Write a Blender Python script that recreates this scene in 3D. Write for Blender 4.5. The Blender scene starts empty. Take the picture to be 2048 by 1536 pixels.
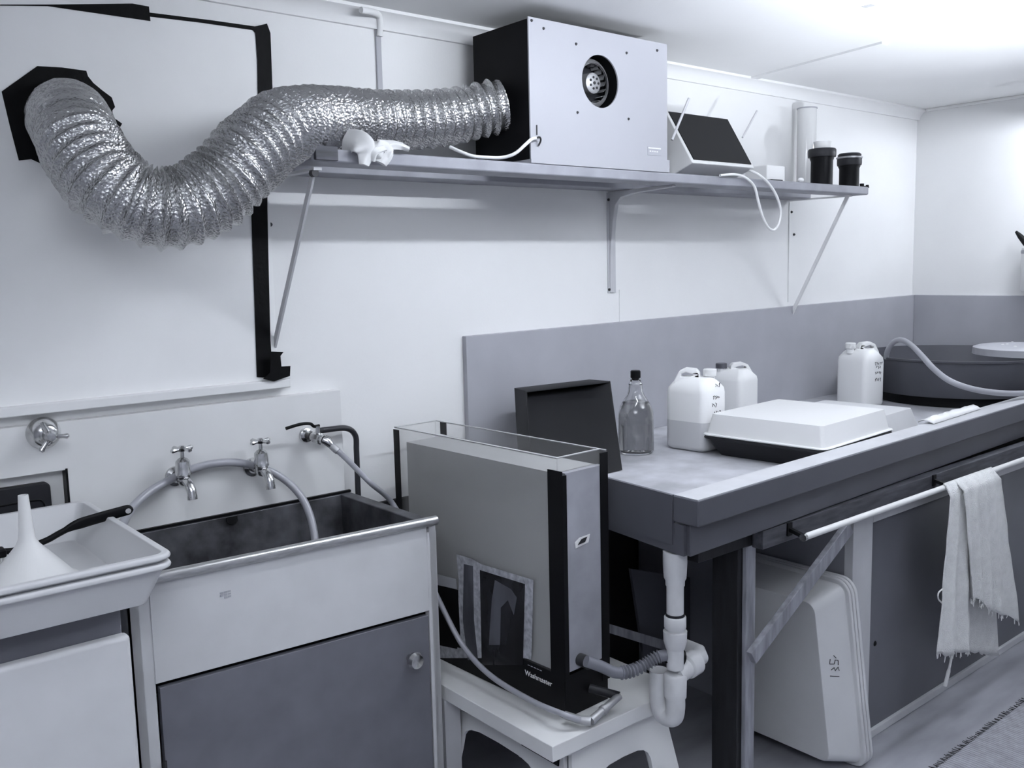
import bpy, bmesh, math, random
from mathutils import Vector, Matrix, noise

random.seed(7)
C = bpy.context.scene.collection
scene = bpy.context.scene
V = Vector
PI = math.pi

# ------------------------------------------------------------------ camera
FPX = 1860.0
CAM = V((0.0, -2.4, 1.54))
YAW, PITCH, ROLL = 0.6926, 0.1245, -0.0232
_f = V((math.sin(YAW) * math.cos(PITCH), math.cos(YAW) * math.cos(PITCH), -math.sin(PITCH)))
_r = V((math.cos(YAW), -math.sin(YAW), 0.0))
_u = _r.cross(_f)
_c, _s = math.cos(ROLL), math.sin(ROLL)
RIGHT, UP, FWD = _c * _r + _s * _u, -_s * _r + _c * _u, _f
cam_data = bpy.data.cameras.new('camera')
cam = bpy.data.objects.new('camera', cam_data)
C.objects.link(cam)
cam_data.sensor_fit = 'HORIZONTAL'
cam_data.sensor_width = 36.0
cam_data.lens = FPX / 2048.0 * 36.0
cam_data.clip_start = 0.02
m = Matrix.Identity(4)
for i in range(3):
    m[i][0], m[i][1], m[i][2], m[i][3] = RIGHT[i], UP[i], -FWD[i], CAM[i]
cam.matrix_world = m
scene.camera = cam


def U(px, py, x=None, y=None, z=None):
    """point of the place seen at a photo pixel, on the plane x=, y= or z="""
    d = RIGHT * ((px - 1024) / FPX) - UP * ((py - 768) / FPX) + FWD
    if x is not None:
        t = (x - CAM.x) / d.x
    elif y is not None:
        t = (y - CAM.y) / d.y
    else:
        t = (z - CAM.z) / d.z
    return CAM + d * t


# ------------------------------------------------------------------ world, exposure
TINT = (0.86, 0.915, 1.0)
w = bpy.data.worlds.new('world')
scene.world = w
w.use_nodes = True
w.node_tree.nodes['Background'].inputs[0].default_value = (*TINT, 1)
w.node_tree.nodes['Background'].inputs[1].default_value = 0.25
scene.view_settings.view_transform = 'Standard'
scene.view_settings.look = 'None'
scene.view_settings.gamma = 1.0
scene.view_settings.use_curve_mapping = False
scene.view_settings.exposure = 0.34
LAMP_STRENGTH = 84.0


def uplight(loc, aim, energy, cone):
    """fill spot added outside the picture, bounced off the white ceiling"""
    ld_ = bpy.data.lights.new('bounce_fill_spot', 'SPOT')  # added fill to brighten the room, not one of its own lamps
    ld_.energy = energy
    ld_.color = TINT
    ld_.spot_size = math.radians(cone)
    ld_.spot_blend = 0.8
    ld_.shadow_soft_size = 0.1
    o_ = bpy.data.objects.new('bounce_fill_spot', ld_)
    C.objects.link(o_)
    o_.location = loc
    o_.rotation_euler = (V(aim) - V(loc)).to_track_quat('-Z', 'Y').to_euler()


uplight((2.7, -2.5, 1.3), (2.9, -1.75, 2.284), 350.0, 80)
uplight((0.0, -2.9, 1.3), (-0.1, -2.4, 2.284), 500.0, 85)


# ------------------------------------------------------------------ materials
def mat(name, col, rough=0.6, metal=0.0, var=0.0, vscale=6.0, bump=0.0, bscale=40.0, spec=0.4, stretch=None, detail=4.0):
    mt = bpy.data.materials.new(name)
    mt.use_nodes = True
    nt = mt.node_tree
    b = nt.nodes['Principled BSDF']
    if not isinstance(col, tuple):
        k_ = max(0.0, min(1.0, (0.70 - col) / 0.6)) * (1 - metal)     # darker paints are bluer greys
        col = (col * (1 - 0.13 * k_), col * (1 - 0.115 * k_), col * (1 + 0.05 * k_))
    b.inputs['Base Color'].default_value = (*col, 1)
    b.inputs['Roughness'].default_value = rough
    b.inputs['Metallic'].default_value = metal
    b.inputs['Specular IOR Level'].default_value = spec
    if var or bump:
        tc = nt.nodes.new('ShaderNodeTexCoord')
        mp = nt.nodes.new('ShaderNodeMapping')
        if stretch:
            mp.inputs['Scale'].default_value = stretch
        nt.links.new(tc.outputs['Object'], mp.inputs[0])
    if var:
        n = nt.nodes.new('ShaderNodeTexNoise')
        n.inputs['Scale'].default_value = vscale
        n.inputs['Detail'].default_value = detail
        nt.links.new(mp.outputs[0], n.inputs[0])
        r = nt.nodes.new('ShaderNodeValToRGB')
        r.color_ramp.elements[0].position = 0.3
        r.color_ramp.elements[1].position = 0.7
        r.color_ramp.elements[0].color = (*[c * (1 - var) for c in col], 1)
        r.color_ramp.elements[1].color = (*[min(1, c * (1 + var)) for c in col], 1)
        nt.links.new(n.outputs[0], r.inputs[0])
        nt.links.new(r.outputs[0], b.inputs['Base Color'])
    if bump:
        n2 = nt.nodes.new('ShaderNodeTexNoise')
        n2.inputs['Scale'].default_value = bscale
        n2.inputs['Detail'].default_value = 5
        nt.links.new(mp.outputs[0], n2.inputs[0])
        bp = nt.nodes.new('ShaderNodeBump')
        bp.inputs['Strength'].default_value = bump
        bp.inputs['Distance'].default_value = 0.01
        nt.links.new(n2.outputs[0], bp.inputs['Height'])
        nt.links.new(bp.outputs[0], b.inputs['Normal'])
    return mt


def clear_mat(name, alpha, col, rough=0.05, gloss=0.12):
    """thin clear sheet: mostly see-through, a little body colour, a little gloss"""
    mt = bpy.data.materials.new(name)
    mt.use_nodes = True
    nt = mt.node_tree
    out = nt.nodes['Material Output']
    nt.nodes.remove(nt.nodes['Principled BSDF'])
    tr = nt.nodes.new('ShaderNodeBsdfTransparent')
    tr.inputs[0].default_value = (0.97, 0.97, 0.97, 1)
    df = nt.nodes.new('ShaderNodeBsdfDiffuse')
    df.inputs[0].default_value = (col, col, col, 1)
    gl = nt.nodes.new('ShaderNodeBsdfGlossy')
    gl.inputs['Roughness'].default_value = rough
    m1 = nt.nodes.new('ShaderNodeMixShader')
    m1.inputs[0].default_value = alpha
    nt.links.new(tr.outputs[0], m1.inputs[1])
    nt.links.new(df.outputs[0], m1.inputs[2])
    m2 = nt.nodes.new('ShaderNodeMixShader')
    lw = nt.nodes.new('ShaderNodeLayerWeight')
    lw.inputs[0].default_value = 0.25
    mu = nt.nodes.new('ShaderNodeMath')
    mu.operation = 'MULTIPLY'
    mu.inputs[1].default_value = gloss * 4
    nt.links.new(lw.outputs['Fresnel'], mu.inputs[0])
    nt.links.new(mu.outputs[0], m2.inputs[0])
    nt.links.new(m1.outputs[0], m2.inputs[1])
    nt.links.new(gl.outputs[0], m2.inputs[2])
    nt.links.new(m2.outputs[0], out.inputs[0])
    return mt


def glass_mat(name, col, rough=0.0, ior=1.45):
    mt = bpy.data.materials.new(name)
    mt.use_nodes = True
    b = mt.node_tree.nodes['Principled BSDF']
    b.inputs['Base Color'].default_value = (col, col, col, 1)
    b.inputs['Transmission Weight'].default_value = 1.0
    b.inputs['Roughness'].default_value = rough
    b.inputs['IOR'].default_value = ior
    return mt


M_WALL = mat('wall paint', 0.80, 0.75, var=0.03, vscale=2.0, bump=0.03, bscale=120)
M_CEIL = mat('ceiling paint', 0.80, 0.8, var=0.02, vscale=2.0)
M_TRIM = mat('trim paint', 0.80, 0.6, var=0.02, vscale=5)
M_FLOOR = mat('floor vinyl', 0.34, 0.35, var=0.30, vscale=2.2, stretch=(1, 3, 1))
M_BOARD = mat('painted board', 0.84, 0.7, var=0.04, vscale=3.0)
M_PANEL = mat('sink panel paint', 0.74, 0.6, var=0.04, vscale=5.0)
M_CABW = mat('cabinet white', 0.62, 0.55, var=0.05, vscale=7.0)
M_DOORG = mat('grey door paint', 0.17, 0.5, var=0.12, vscale=9.0)
M_GREY = mat('grey laminate', 0.40, 0.5, var=0.06, vscale=5.0)
M_FASC = mat('grey fibreglass', 0.10, 0.45, var=0.06, vscale=6.0)
M_LEDGE = mat('pale fibreglass', 0.54, 0.4, var=0.06, vscale=12)
M_SINKF = mat('stained sink floor', 0.46, 0.45, var=0.25, vscale=9)
M_CUPD = mat('dark cupboard door', 0.15, 0.45, var=0.08, vscale=5)
M_CUPF = mat('cupboard frame paint', 0.55, 0.55, var=0.05, vscale=9)
M_BLACK = mat('black tape', 0.004, 0.6, var=0.3, vscale=30, bump=0.2, bscale=60, spec=0.12)
M_BLKPAINT = mat('black paint', 0.006, 0.6, var=0.3, vscale=8, spec=0.12)
M_BLKPL = mat('black plastic', 0.006, 0.45, spec=0.14)
M_DKPL = mat('charcoal plastic', 0.022, 0.45, spec=0.2)
M_TROUGH = mat('dull trough metal', 0.085, 0.45, var=0.6, vscale=14, metal=0.3)
M_STEEL = mat('brushed steel', 0.55, 0.3, metal=0.9, var=0.2, vscale=30, stretch=(1, 8, 8))
M_GALV = mat('galvanised steel', 0.45, 0.45, metal=0.6, var=0.2, vscale=20)
M_CHROME = mat('worn chrome', 0.62, 0.18, metal=1.0, var=0.35, vscale=40)
M_DKMET = mat('dark metal', 0.06, 0.4, metal=0.6)
M_SHELF = mat('shelf paint', 0.32, 0.55, var=0.10, vscale=14)
M_FRONT = mat('white front panel', 0.42, 0.5, var=0.01, vscale=5)
M_WHITE = mat('gloss white', 0.70, 0.45, var=0.01, vscale=5)
M_WPL = mat('white plastic', 0.75, 0.4)
M_TRAYW = mat('tray plastic', 0.62, 0.4, var=0.03, vscale=7)
M_HDPE = mat('milky jerrycan plastic', 0.84, 0.42)
M_HDPE2 = mat('milky plastic with liquid behind', 0.60, 0.42)
M_CABLE = mat('white flex', 0.80, 0.45)
M_WOODD = mat('dark timber', 0.018, 0.6, var=0.4, vscale=8, stretch=(6, 6, 1))
M_WOODL = mat('grey timber', 0.30, 0.6, var=0.3, vscale=8, stretch=(6, 6, 1))
M_WOODB = mat('dark rail timber', 0.075, 0.6, var=0.4, vscale=12, stretch=(1, 6, 6))
M_PVC = mat('pvc white', 0.62, 0.4, var=0.07, vscale=20)
M_HOSEG = mat('grey hose', 0.20, 0.4)
M_HOSEC = mat('cloudy hose', 0.36, 0.3, spec=0.6)
M_HOSEB = mat('black hose', 0.03, 0.3)
M_TOWEL = mat('towel cotton', 0.92, 0.95, var=0.05, vscale=40, bump=0.8, bscale=350, spec=0.1)
M_RUB = mat('rubber glove', 0.72, 0.5)
M_TUB = mat('dark grey tub plastic', 0.085, 0.45, var=0.12, vscale=6)
M_TUBL = mat('grey enamel lid', 0.42, 0.35, var=0.05, vscale=10)
M_MAT = mat('woven mat', 0.33, 0.9, var=0.15, vscale=30)
M_BRIST = mat('pale bristles', 0.7, 0.8)
M_INK = mat('black ink', 0.02, 0.6)
M_INKF = mat('faded ink', 0.40, 0.6)
M_DARKBRD = mat('dim grey board', 0.12, 0.7, var=0.08, vscale=4)
M_ACRYL = clear_mat('clear acrylic', 0.05, 0.8, 0.2, 0.02)
M_EDGE = mat('acrylic edge', 0.62, 0.25)
M_MURK = clear_mat('cloudy frosted acrylic', 0.95, 0.40, 0.4, 0.01)
M_GLASS = glass_mat('bottle glass', 0.95)
M_LIQ = glass_mat('bottle liquid', 0.50, 0.0, 1.33)
M_CYLG = clear_mat('clear cylinder glass', 0.75, 0.85, 0.1, 0.25)
M_FILTER = mat('dark filter glass', 0.006, 0.3, spec=0.15)


def foil_mat():
    mt = mat('crinkled foil', 0.52, 0.26, metal=0.95)
    nt = mt.node_tree
    b = nt.nodes['Principled BSDF']
    tc = nt.nodes.new('ShaderNodeTexCoord')
    v = nt.nodes.new('ShaderNodeTexVoronoi')
    v.inputs['Scale'].default_value = 150
    n = nt.nodes.new('ShaderNodeTexNoise')
    n.inputs['Scale'].default_value = 110
    n.inputs['Detail'].default_value = 6
    nt.links.new(tc.outputs['Object'], v.inputs[0])
    nt.links.new(tc.outputs['Object'], n.inputs[0])
    ad = nt.nodes.new('ShaderNodeMath')
    nt.links.new(v.outputs[0], ad.inputs[0])
    nt.links.new(n.outputs[0], ad.inputs[1])
    bp = nt.nodes.new('ShaderNodeBump')
    bp.inputs['Strength'].default_value = 0.6
    bp.inputs['Distance'].default_value = 0.004
    nt.links.new(ad.outputs[0], bp.inputs['Height'])
    nt.links.new(bp.outputs[0], b.inputs['Normal'])
    return mt


M_FOIL = foil_mat()
M_TUBE = bpy.data.materials.new('lit fluorescent tube')
M_TUBE.use_nodes = True
_e = M_TUBE.node_tree.nodes['Principled BSDF']
_e.inputs['Emission Color'].default_value = (*TINT, 1)
_e.inputs['Emission Strength'].default_value = LAMP_STRENGTH


# ------------------------------------------------------------------ mesh helpers
def spline(pts, n=8):
    pts = [V(p) for p in pts]
    out = []
    for i in range(len(pts) - 1):
        p0 = pts[i - 1] if i else pts[0] * 2 - pts[1]
        p1, p2 = pts[i], pts[i + 1]
        p3 = pts[i + 2] if i + 2 < len(pts) else pts[-1] * 2 - pts[-2]
        for k in range(n):
            t = k / n
            out.append(0.5 * ((2 * p1) + (p2 - p0) * t + (2 * p0 - 5 * p1 + 4 * p2 - p3) * t * t + (3 * p1 - p0 - 3 * p2 + p3) * t ** 3))
    out.append(pts[-1])
    return out


def basis(d):
    d = d.normalized()
    a = V((0, 0, 1)) if abs(d.z) < 0.9 else V((0, 1, 0))
    e1 = d.cross(a).normalized()
    return e1, d.cross(e1).normalized()


def rrect(w, d, r, n=5):
    out = []
    for cx, cy, a0 in ((w / 2 - r, d / 2 - r, 0), (-w / 2 + r, d / 2 - r, 90), (-w / 2 + r, -d / 2 + r, 180), (w / 2 - r, -d / 2 + r, 270)):
        for k in range(n + 1):
            a = math.radians(a0 + 90 * k / n)
            out.append((cx + r * math.cos(a), cy + r * math.sin(a)))
    return out


class MB:
    def __init__(s):
        s.v, s.f = [], []

    def add(s, vs, fs):
        o = len(s.v)
        s.v += [V(p) for p in vs]
        s.f += [[i + o for i in f] for f in fs]
        return s

    def hexa(s, p):
        return s.add(p, [(0, 3, 2, 1), (4, 5, 6, 7), (0, 1, 5, 4), (1, 2, 6, 5), (2, 3, 7, 6), (3, 0, 4, 7)])

    def box(s, x0, x1, y0, y1, z0, z1):
        return s.hexa([(x0, y0, z0), (x1, y0, z0), (x1, y1, z0), (x0, y1, z0), (x0, y0, z1), (x1, y0, z1), (x1, y1, z1), (x0, y1, z1)])

    def beam(s, p0, p1, wd, th, up=V((0, 0, 1))):
        p0, p1 = V(p0), V(p1)
        d = (p1 - p0).normalized()
        e1 = d.cross(up).normalized() * wd / 2
        e2 = d.cross(e1).normalized() * th / 2
        return s.hexa([p0 - e1 - e2, p0 + e1 - e2, p0 + e1 + e2, p0 - e1 + e2, p1 - e1 - e2, p1 + e1 - e2, p1 + e1 + e2, p1 - e1 + e2])

    def quadprism(s, plan, z0, z1):
        return s.prism([(x, y, z0) for x, y in plan], V((0, 0, z1 - z0)))

    def prism(s, poly, vec):
        n = len(poly)
        poly = [V(p) for p in poly]
        vec = V(vec)
        return s.add(poly + [p + vec for p in poly], [list(range(n))[::-1], list(range(n, 2 * n))] + [(i, (i + 1) % n, n + (i + 1) % n, n + i) for i in range(n)])

    def loft(s, secs, caps=True, closed=True):
        n = len(secs[0])
        fs = []
        for k in range(len(secs) - 1):
            for i in range(n if closed else n - 1):
                j = (i + 1) % n
                fs.append((k * n + i, k * n + j, (k + 1) * n + j, (k + 1) * n + i))
        if caps:
            fs.append(list(range(n))[::-1])
            fs.append([(len(secs) - 1) * n + i for i in range(n)])
        return s.add([p for q in secs for p in q], fs)

    def tube(s, pts, r, n=12, caps=True):
        pts = [V(p) for p in pts]
        rs = r if isinstance(r, (list, tuple)) else [r] * len(pts)
        t0 = pts[1] - pts[0]
        e1, e2 = basis(t0)
        secs = []
        for i, p in enumerate(pts):
            t = (pts[min(i + 1, len(pts) - 1)] - pts[max(i - 1, 0)]).normalized()
            e1 = (e1 - t * e1.dot(t)).normalized()
            e2 = t.cross(e1)
            secs.append([p + (e1 * math.cos(a) + e2 * math.sin(a)) * rs[i] for a in [2 * PI * k / n for k in range(n)]])
        return s.loft(secs, caps)

    def cyl(s, p0, p1, r0, r1=None, n=24):
        return s.tube([p0, p1], [r0, r0 if r1 is None else r1], n)

    def lathe(s, prof, c=(0, 0, 0), axis=V((0, 0, 1)), n=32, caps=True):
        c, axis = V(c), V(axis).normalized()
        e1, e2 = basis(axis)
        secs = [[c + axis * z + (e1 * math.cos(a) + e2 * math.sin(a)) * max(r, 1e-4) for a in [2 * PI * k / n for k in range(n)]] for r, z in prof]
        return s.loft(secs, caps)

    def ball(s, c, r, sc=(1, 1, 1), n=14):
        c = V(c)
        secs = []
        for k in range(n // 2 + 1):
            a = -PI / 2 + PI * k / (n // 2)
            rr = max(math.cos(a), 1e-3) * r
            secs.append([c + V((rr * math.cos(b) * sc[0], rr * math.sin(b) * sc[1], r * math.sin(a) * sc[2])) for b in [2 * PI * i / n for i in range(n)]])
        return s.loft(secs)

    def xf(s, mtx):
        s.v = [mtx @ p for p in s.v]
        return s

    def holed(s, outer, hole, vec):
        """flat plate with one opening, extruded by vec"""
        bm = bmesh.new()
        es = []
        for loop in (outer, hole):
            vs = [bm.verts.new(p) for p in loop]
            es += [bm.edges.new((vs[i], vs[(i + 1) % len(vs)])) for i in range(len(vs))]
        bmesh.ops.triangle_fill(bm, use_beauty=True, edges=es)
        bm.verts.ensure_lookup_table()
        bm.verts.index_update()
        n = len(bm.verts)
        vs = [v.co.copy() for v in bm.verts]
        fs = [[v.index for v in f.verts] for f in bm.faces]
        bm.free()
        vec = V(vec)
        no, nh = len(outer), len(hole)
        side = [(i, (i + 1) % no, n + (i + 1) % no, n + i) for i in range(no)]
        side += [(no + i, no + (i + 1) % nh, n + no + (i + 1) % nh, n + no + i) for i in range(nh)]
        return s.add(vs + [p + vec for p in vs], fs + [[i + n for i in f][::-1] for f in fs] + side)

    def build(s, name, material, parent=None, bevel=0.0, segs=2, solid=0.0, recalc=True, angle=38, origin=None):
        if parent is None:
            if origin is None:
                xs = [p.x for p in s.v]; ys = [p.y for p in s.v]; zs = [p.z for p in s.v]
                origin = V(((min(xs) + max(xs)) / 2, (min(ys) + max(ys)) / 2, min(zs)))
            off = V(origin)
        else:
            off = V(parent['_o'])
        me = bpy.data.meshes.new(name)
        bm = bmesh.new()
        vs = [bm.verts.new(p - off) for p in s.v]
        for f in s.f:
            try:
                bm.faces.new([vs[i] for i in f])
            except ValueError:
                pass
        if recalc:
            bmesh.ops.recalc_face_normals(bm, faces=bm.faces)
        for f in bm.faces:
            f.smooth = True
        for e in bm.edges:
            if len(e.link_faces) == 2 and e.calc_face_angle(0) > math.radians(angle):
                e.smooth = False
        bm.to_mesh(me)
        bm.free()
        me.materials.append(material)
        o = bpy.data.objects.new(name, me)
        C.objects.link(o)
        o['_o'] = list(off)
        if parent is None:
            o.location = off
        else:
            o.parent = parent
        if solid:
            md = o.modifiers.new('thickness', 'SOLIDIFY')
            md.thickness = solid
            md.offset = 0
        if bevel:
            md = o.modifiers.new('bevel', 'BEVEL')
            md.width = bevel
            md.segments = segs
            md.limit_method = 'ANGLE'
            md.angle_limit = math.radians(35)
            md.harden_normals = True
        return o


def tag(o, label, cat, group=None):
    o['label'] = label
    o['category'] = cat
    if group:
        o['group'] = group
    return o


def thing(name, loc, label, cat, group=None):
    o = bpy.data.objects.new(name, None)
    o.empty_display_size = 0.05
    C.objects.link(o)
    o.location = V(loc)
    o['_o'] = list(V(loc))
    return tag(o, label, cat, group)


def part(o, label):
    o['label'] = label
    return o


def struct(o):
    o['kind'] = 'structure'
    return o


def writing(text, length, origin, xdir, ydir, name, material, parent, depth=0.0006):
    cu = bpy.data.curves.new(name, 'FONT')
    cu.body = text
    cu.size = 0.03
    cu.extrude = depth
    tmp = bpy.data.objects.new('tmp', cu)
    C.objects.link(tmp)
    bpy.context.view_layer.update()
    dg = bpy.context.evaluated_depsgraph_get()
    me = bpy.data.meshes.new_from_object(tmp.evaluated_get(dg))
    bpy.data.objects.remove(tmp)
    x, y = V(xdir).normalized(), V(ydir).normalized()
    zz = x.cross(y)
    mb = MB()
    k_ = length / max(v.co.x for v in me.vertices)
    mb.add([V(origin) + x * v.co.x * k_ + y * v.co.y * k_ + zz * v.co.z for v in me.vertices], [list(p.vertices) for p in me.polygons])
    bpy.data.meshes.remove(me)
    return mb.build(name, material, parent)


def strokes(lines, r, name, material, parent):
    mb = MB()
    for ln in lines:
        mb.tube(ln, r, 6)
    return mb.build(name, material, parent)


# ================================================================== THE SETTING
XR, ZC = 4.71, 2.284
struct(MB().box(-1.4, XR + 0.1, 0.0, 0.1, 0, ZC).build('wall_back', M_WALL))
struct(MB().box(XR, XR + 0.1, -3.2, 0.0, 0, ZC).build('wall_right', M_WALL))
M_WALL2 = mat('grey wall paint', 0.42, 0.75)
struct(MB().box(-1.5, -1.4, -3.2, 0.1, 0, ZC).build('wall_left', M_WALL2))
struct(MB().box(-1.5, XR + 0.1, -3.3, -3.2, 0, ZC).build('wall_front', M_WALL2))
struct(MB().box(-1.4, XR + 0.1, -3.2, 0.1, ZC, ZC + 0.08).build('ceiling', M_CEIL))
struct(MB().box(-1.4, XR + 0.1, -3.2, 0.1, -0.08, 0).build('floor', M_FLOOR))
# cornice on the back wall, small bead on the right wall
mb = MB()
mb.prism([(-1.4, 0, ZC - 0.05), (-1.4, -0.012, ZC - 0.05), (-1.4, -0.018, ZC - 0.03), (-1.4, -0.034, ZC - 0.014), (-1.4, -0.05, ZC - 0.009), (-1.4, -0.05, ZC), (-1.4, 0, ZC)], (XR + 1.4, 0, 0))
struct(mb.build('trim_1', M_TRIM))
struct(MB().box(XR - 0.018, XR, -3.2, -0.05, ZC - 0.014, ZC).build('trim_2', M_TRIM, bevel=0.004))
# cover strip across the ceiling, towards the wall
a = U(1500, 156, z=ZC)
b = U(1770, 84, z=ZC)
struct(MB().hexa([a + V((-0.02, 0, -0.008)), b + V((-0.02, 0, -0.008)), b + V((0.02, 0, -0.008)), a + V((0.02, 0, -0.008)), a + V((-0.02, 0, 0)), b + V((-0.02, 0, 0)), b + V((0.02, 0, 0)), a + V((0.02, 0, 0))]).build('trim_3', M_TRIM))
# cover strip down the back wall above the shelf
struct(MB().box(1.503, 1.521, -0.008, 0.0, 1.86, ZC - 0.05).build('trim_4', mat('grey strip', 0.45, 0.6), bevel=0.003))
# joints of the lower wall sheets
struct(MB().box(3.592, 3.600, -0.004, 0.0, 1.36, 1.80).build('trim_5', M_TRIM))
struct(MB().box(2.515, 2.519, -0.003, 0.0, 1.33, 1.45).build('trim_6', M_TRIM))

# fluorescent lamps on the ceiling (above and right of the picture)
def lamp(x0, x1, y, label, z=2.205, r=0.014):
    t = thing('fluorescent_lamp', ((x0 + x1) / 2, y, ZC), label, 'lamp')
    MB().box(x0 - 0.03, x1 + 0.03, y - 0.025, y + 0.025, z + 0.044, z + 0.079).build('batten', M_WHITE, t, bevel=0.004)
    MB().cyl((x0, y, z), (x1, y, z), r, n=8).build('tube', M_TUBE, t)
    for x in (x0 - 0.015, x1 + 0.015):
        MB().box(x - 0.015, x + 0.015, y - 0.015, y + 0.015, z - 0.018, z + 0.05).build('lampholder', M_WHITE, t)
    if z < 2.2:
        MB().prism([(x0 - 0.04, y - 0.13, z + 0.010), (x0 - 0.04, y - 0.04, z + 0.040), (x0 - 0.04, y + 0.04, z + 0.040), (x0 - 0.04, y + 0.13, z + 0.010), (x0 - 0.04, y + 0.13, z + 0.013), (x0 - 0.04, y + 0.04, z + 0.0435), (x0 - 0.04, y - 0.04, z + 0.0435), (x0 - 0.04, y - 0.13, z + 0.013)], (x1 - x0 + 0.08, 0, 0)).build('added_hood', M_WHITE, t)  # unseen hood, added to keep this tube's light off the ceiling
        for x in (x0 + 0.1, x1 - 0.1):
            MB().cyl((x, y, z + 0.07), (x, y, ZC), 0.004, n=8).build('hanger', M_WHITE, t)
    return t


lamp(1.30, 2.30, -1.08, 'bare fluorescent tube lamp on the ceiling in front of the fan box')
lamp(4.16, 4.64, -0.92, 'bare fluorescent tube lamp hung from the ceiling near the right wall', 2.13, 0.020)

# conduit bend at the cornice above the wall strip
pts = [U(722, 20, y=-0.07), U(745, 24, y=-0.06), U(758, 32, y=-0.03), V((1.513, -0.016, 2.235)), V((1.513, -0.012, 2.215))]
tag(MB().tube(spline(pts, 6), 0.009, 10).build('conduit', M_TRIM), 'painted conduit bend at the cornice above the wall strip', 'pipe')

# ================================================================== LEFT WALL BOARD, TAPE
PF = -0.014           # face of the board
tag(MB().prism([(-0.7, -0.0015, 1.245), (1.140, -0.0015, 1.245), (1.140, -0.0015, 2.178), (-0.7, -0.0015, 2.178)], (0, PF + 0.0015, 0)).build('blackout_board', M_BOARD), 'large pale board covering the window behind the foil duct', 'board')
tag(MB().box(-0.7, 1.165, -0.036, 0, U(290, 806, y=-0.036).z, U(290, 787, y=-0.036).z).build('window_sill', M_TRIM, bevel=0.003), 'white painted batten running under the pale window board', 'sill')


def tape(px, y, label, group='black tape on the window board', th=0.0015):
    return tag(MB().prism([U(a, b, y=y) for a, b in px], (0, th, 0)).build('black_tape', M_BLACK), label, 'tape', group)


ty = PF - 0.002
tape([(0, 9), (95, 9), (265, 7), (298, 13), (301, 42), (95, 12), (0, 11)], ty, 'wide black tape strip along the top of the window board')
tape([(299, 25), (420, 40), (512, 53), (512, 61), (400, 45), (299, 33)], ty, 'thin black tape line along the board top between wide strip and corner')
tape([(497, 54), (514, 52), (534, 47), (541, 66), (543, 120), (546, 200), (516, 200), (515, 120), (511, 66), (507, 61)], ty - 0.001, 'upper vertical black tape above the duct at the board edge')
tape([(507, 350), (535, 345), (535, 420), (538, 560), (541, 680), (546, 757), (514, 754), (509, 600), (503, 430)], ty - 0.001, 'long vertical black tape below the duct at the board edge')
tape([(541, 703), (567, 704), (561, 712), (563, 733), (581, 732), (580, 752), (548, 763), (526, 758), (541, 745)], -0.044, 'crumpled black tape flap at the bottom of the long tape')
tape([(534, 362), (546, 360), (546, 369), (534, 372)], ty - 0.002, 'small black tape tab right under the duct')
patch = [(10, 540), (220, 390), (365, 398), (510, 418), (520, 450), (552, 490), (600, 530), (660, 575), (680, 632), (664, 652), (668, 692), (722, 730), (697, 772), (640, 720), (560, 760), (420, 900), (295, 992), (240, 965), (185, 940), (112, 948), (60, 750)]
tape([(p * 0.33862, q * 0.33862) for p, q in patch], ty, 'ragged black tape patch around the duct hole')

# ================================================================== FOIL DUCT
cl = [U(137, 240, y=0.004), U(137, 238, y=-0.07), U(146, 255, y=-0.16), U(172, 310, y=-0.25), U(222, 374, y=-0.31), U(290, 412, y=-0.34), U(360, 415, y=-0.355),
      U(432, 378, y=-0.36), U(497, 312, y=-0.36), U(560, 258, y=-0.325), U(620, 240, y=-0.265), U(690, 238, y=-0.20), U(770, 240, y=-0.175), U(850, 239, y=-0.17), U(920, 230, y=-0.18), U(965, 219, y=-0.20), U(1002, 211, x=1.79)]
cp = spline(cl, 60)
L = [0.0]
for i in range(1, len(cp)):
    L.append(L[-1] + (cp[i] - cp[i - 1]).length)
TOT = L[-1]
NS = 620
samp, k = [], 0
for i in range(NS + 1):
    s = TOT * i / NS
    while k < len(L) - 2 and L[k + 1] < s:
        k += 1
    samp.append(cp[k].lerp(cp[k + 1], (s - L[k]) / max(1e-9, L[k + 1] - L[k])))
rs = []
phase = 0.0
for i in range(NS + 1):
    s = i / NS
    sp = 0.035 if s > 0.55 else 0.025
    phase += (TOT / NS) / sp
    tri = abs((phase % 1.0) * 2 - 1)
    base = 0.086 if s < 0.5 else 0.086 - 0.010 * min(1, (s - 0.5) / 0.15)
    if s < 0.12:
        base = 0.088
    amp = 0.012 if s > 0.16 else 0.004
    rs.append(base - amp / 2 + amp * tri ** 2.2)
mb = MB()
mb.tube(samp, rs, 48, caps=False)
for i, p in enumerate(mb.v):
    c = samp[i // 48]
    d = (p - c)
    n1 = noise.noise(p * 38) * 0.0020 + noise.noise(p * 110) * 0.0016
    mb.v[i] = p + d.normalized() * n1
duct = mb.build('foil_duct', M_FOIL, solid=0.0008, angle=75)
tag(duct, 'crinkled silver foil air duct looping from the wall hole to the fan box', 'duct')

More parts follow.
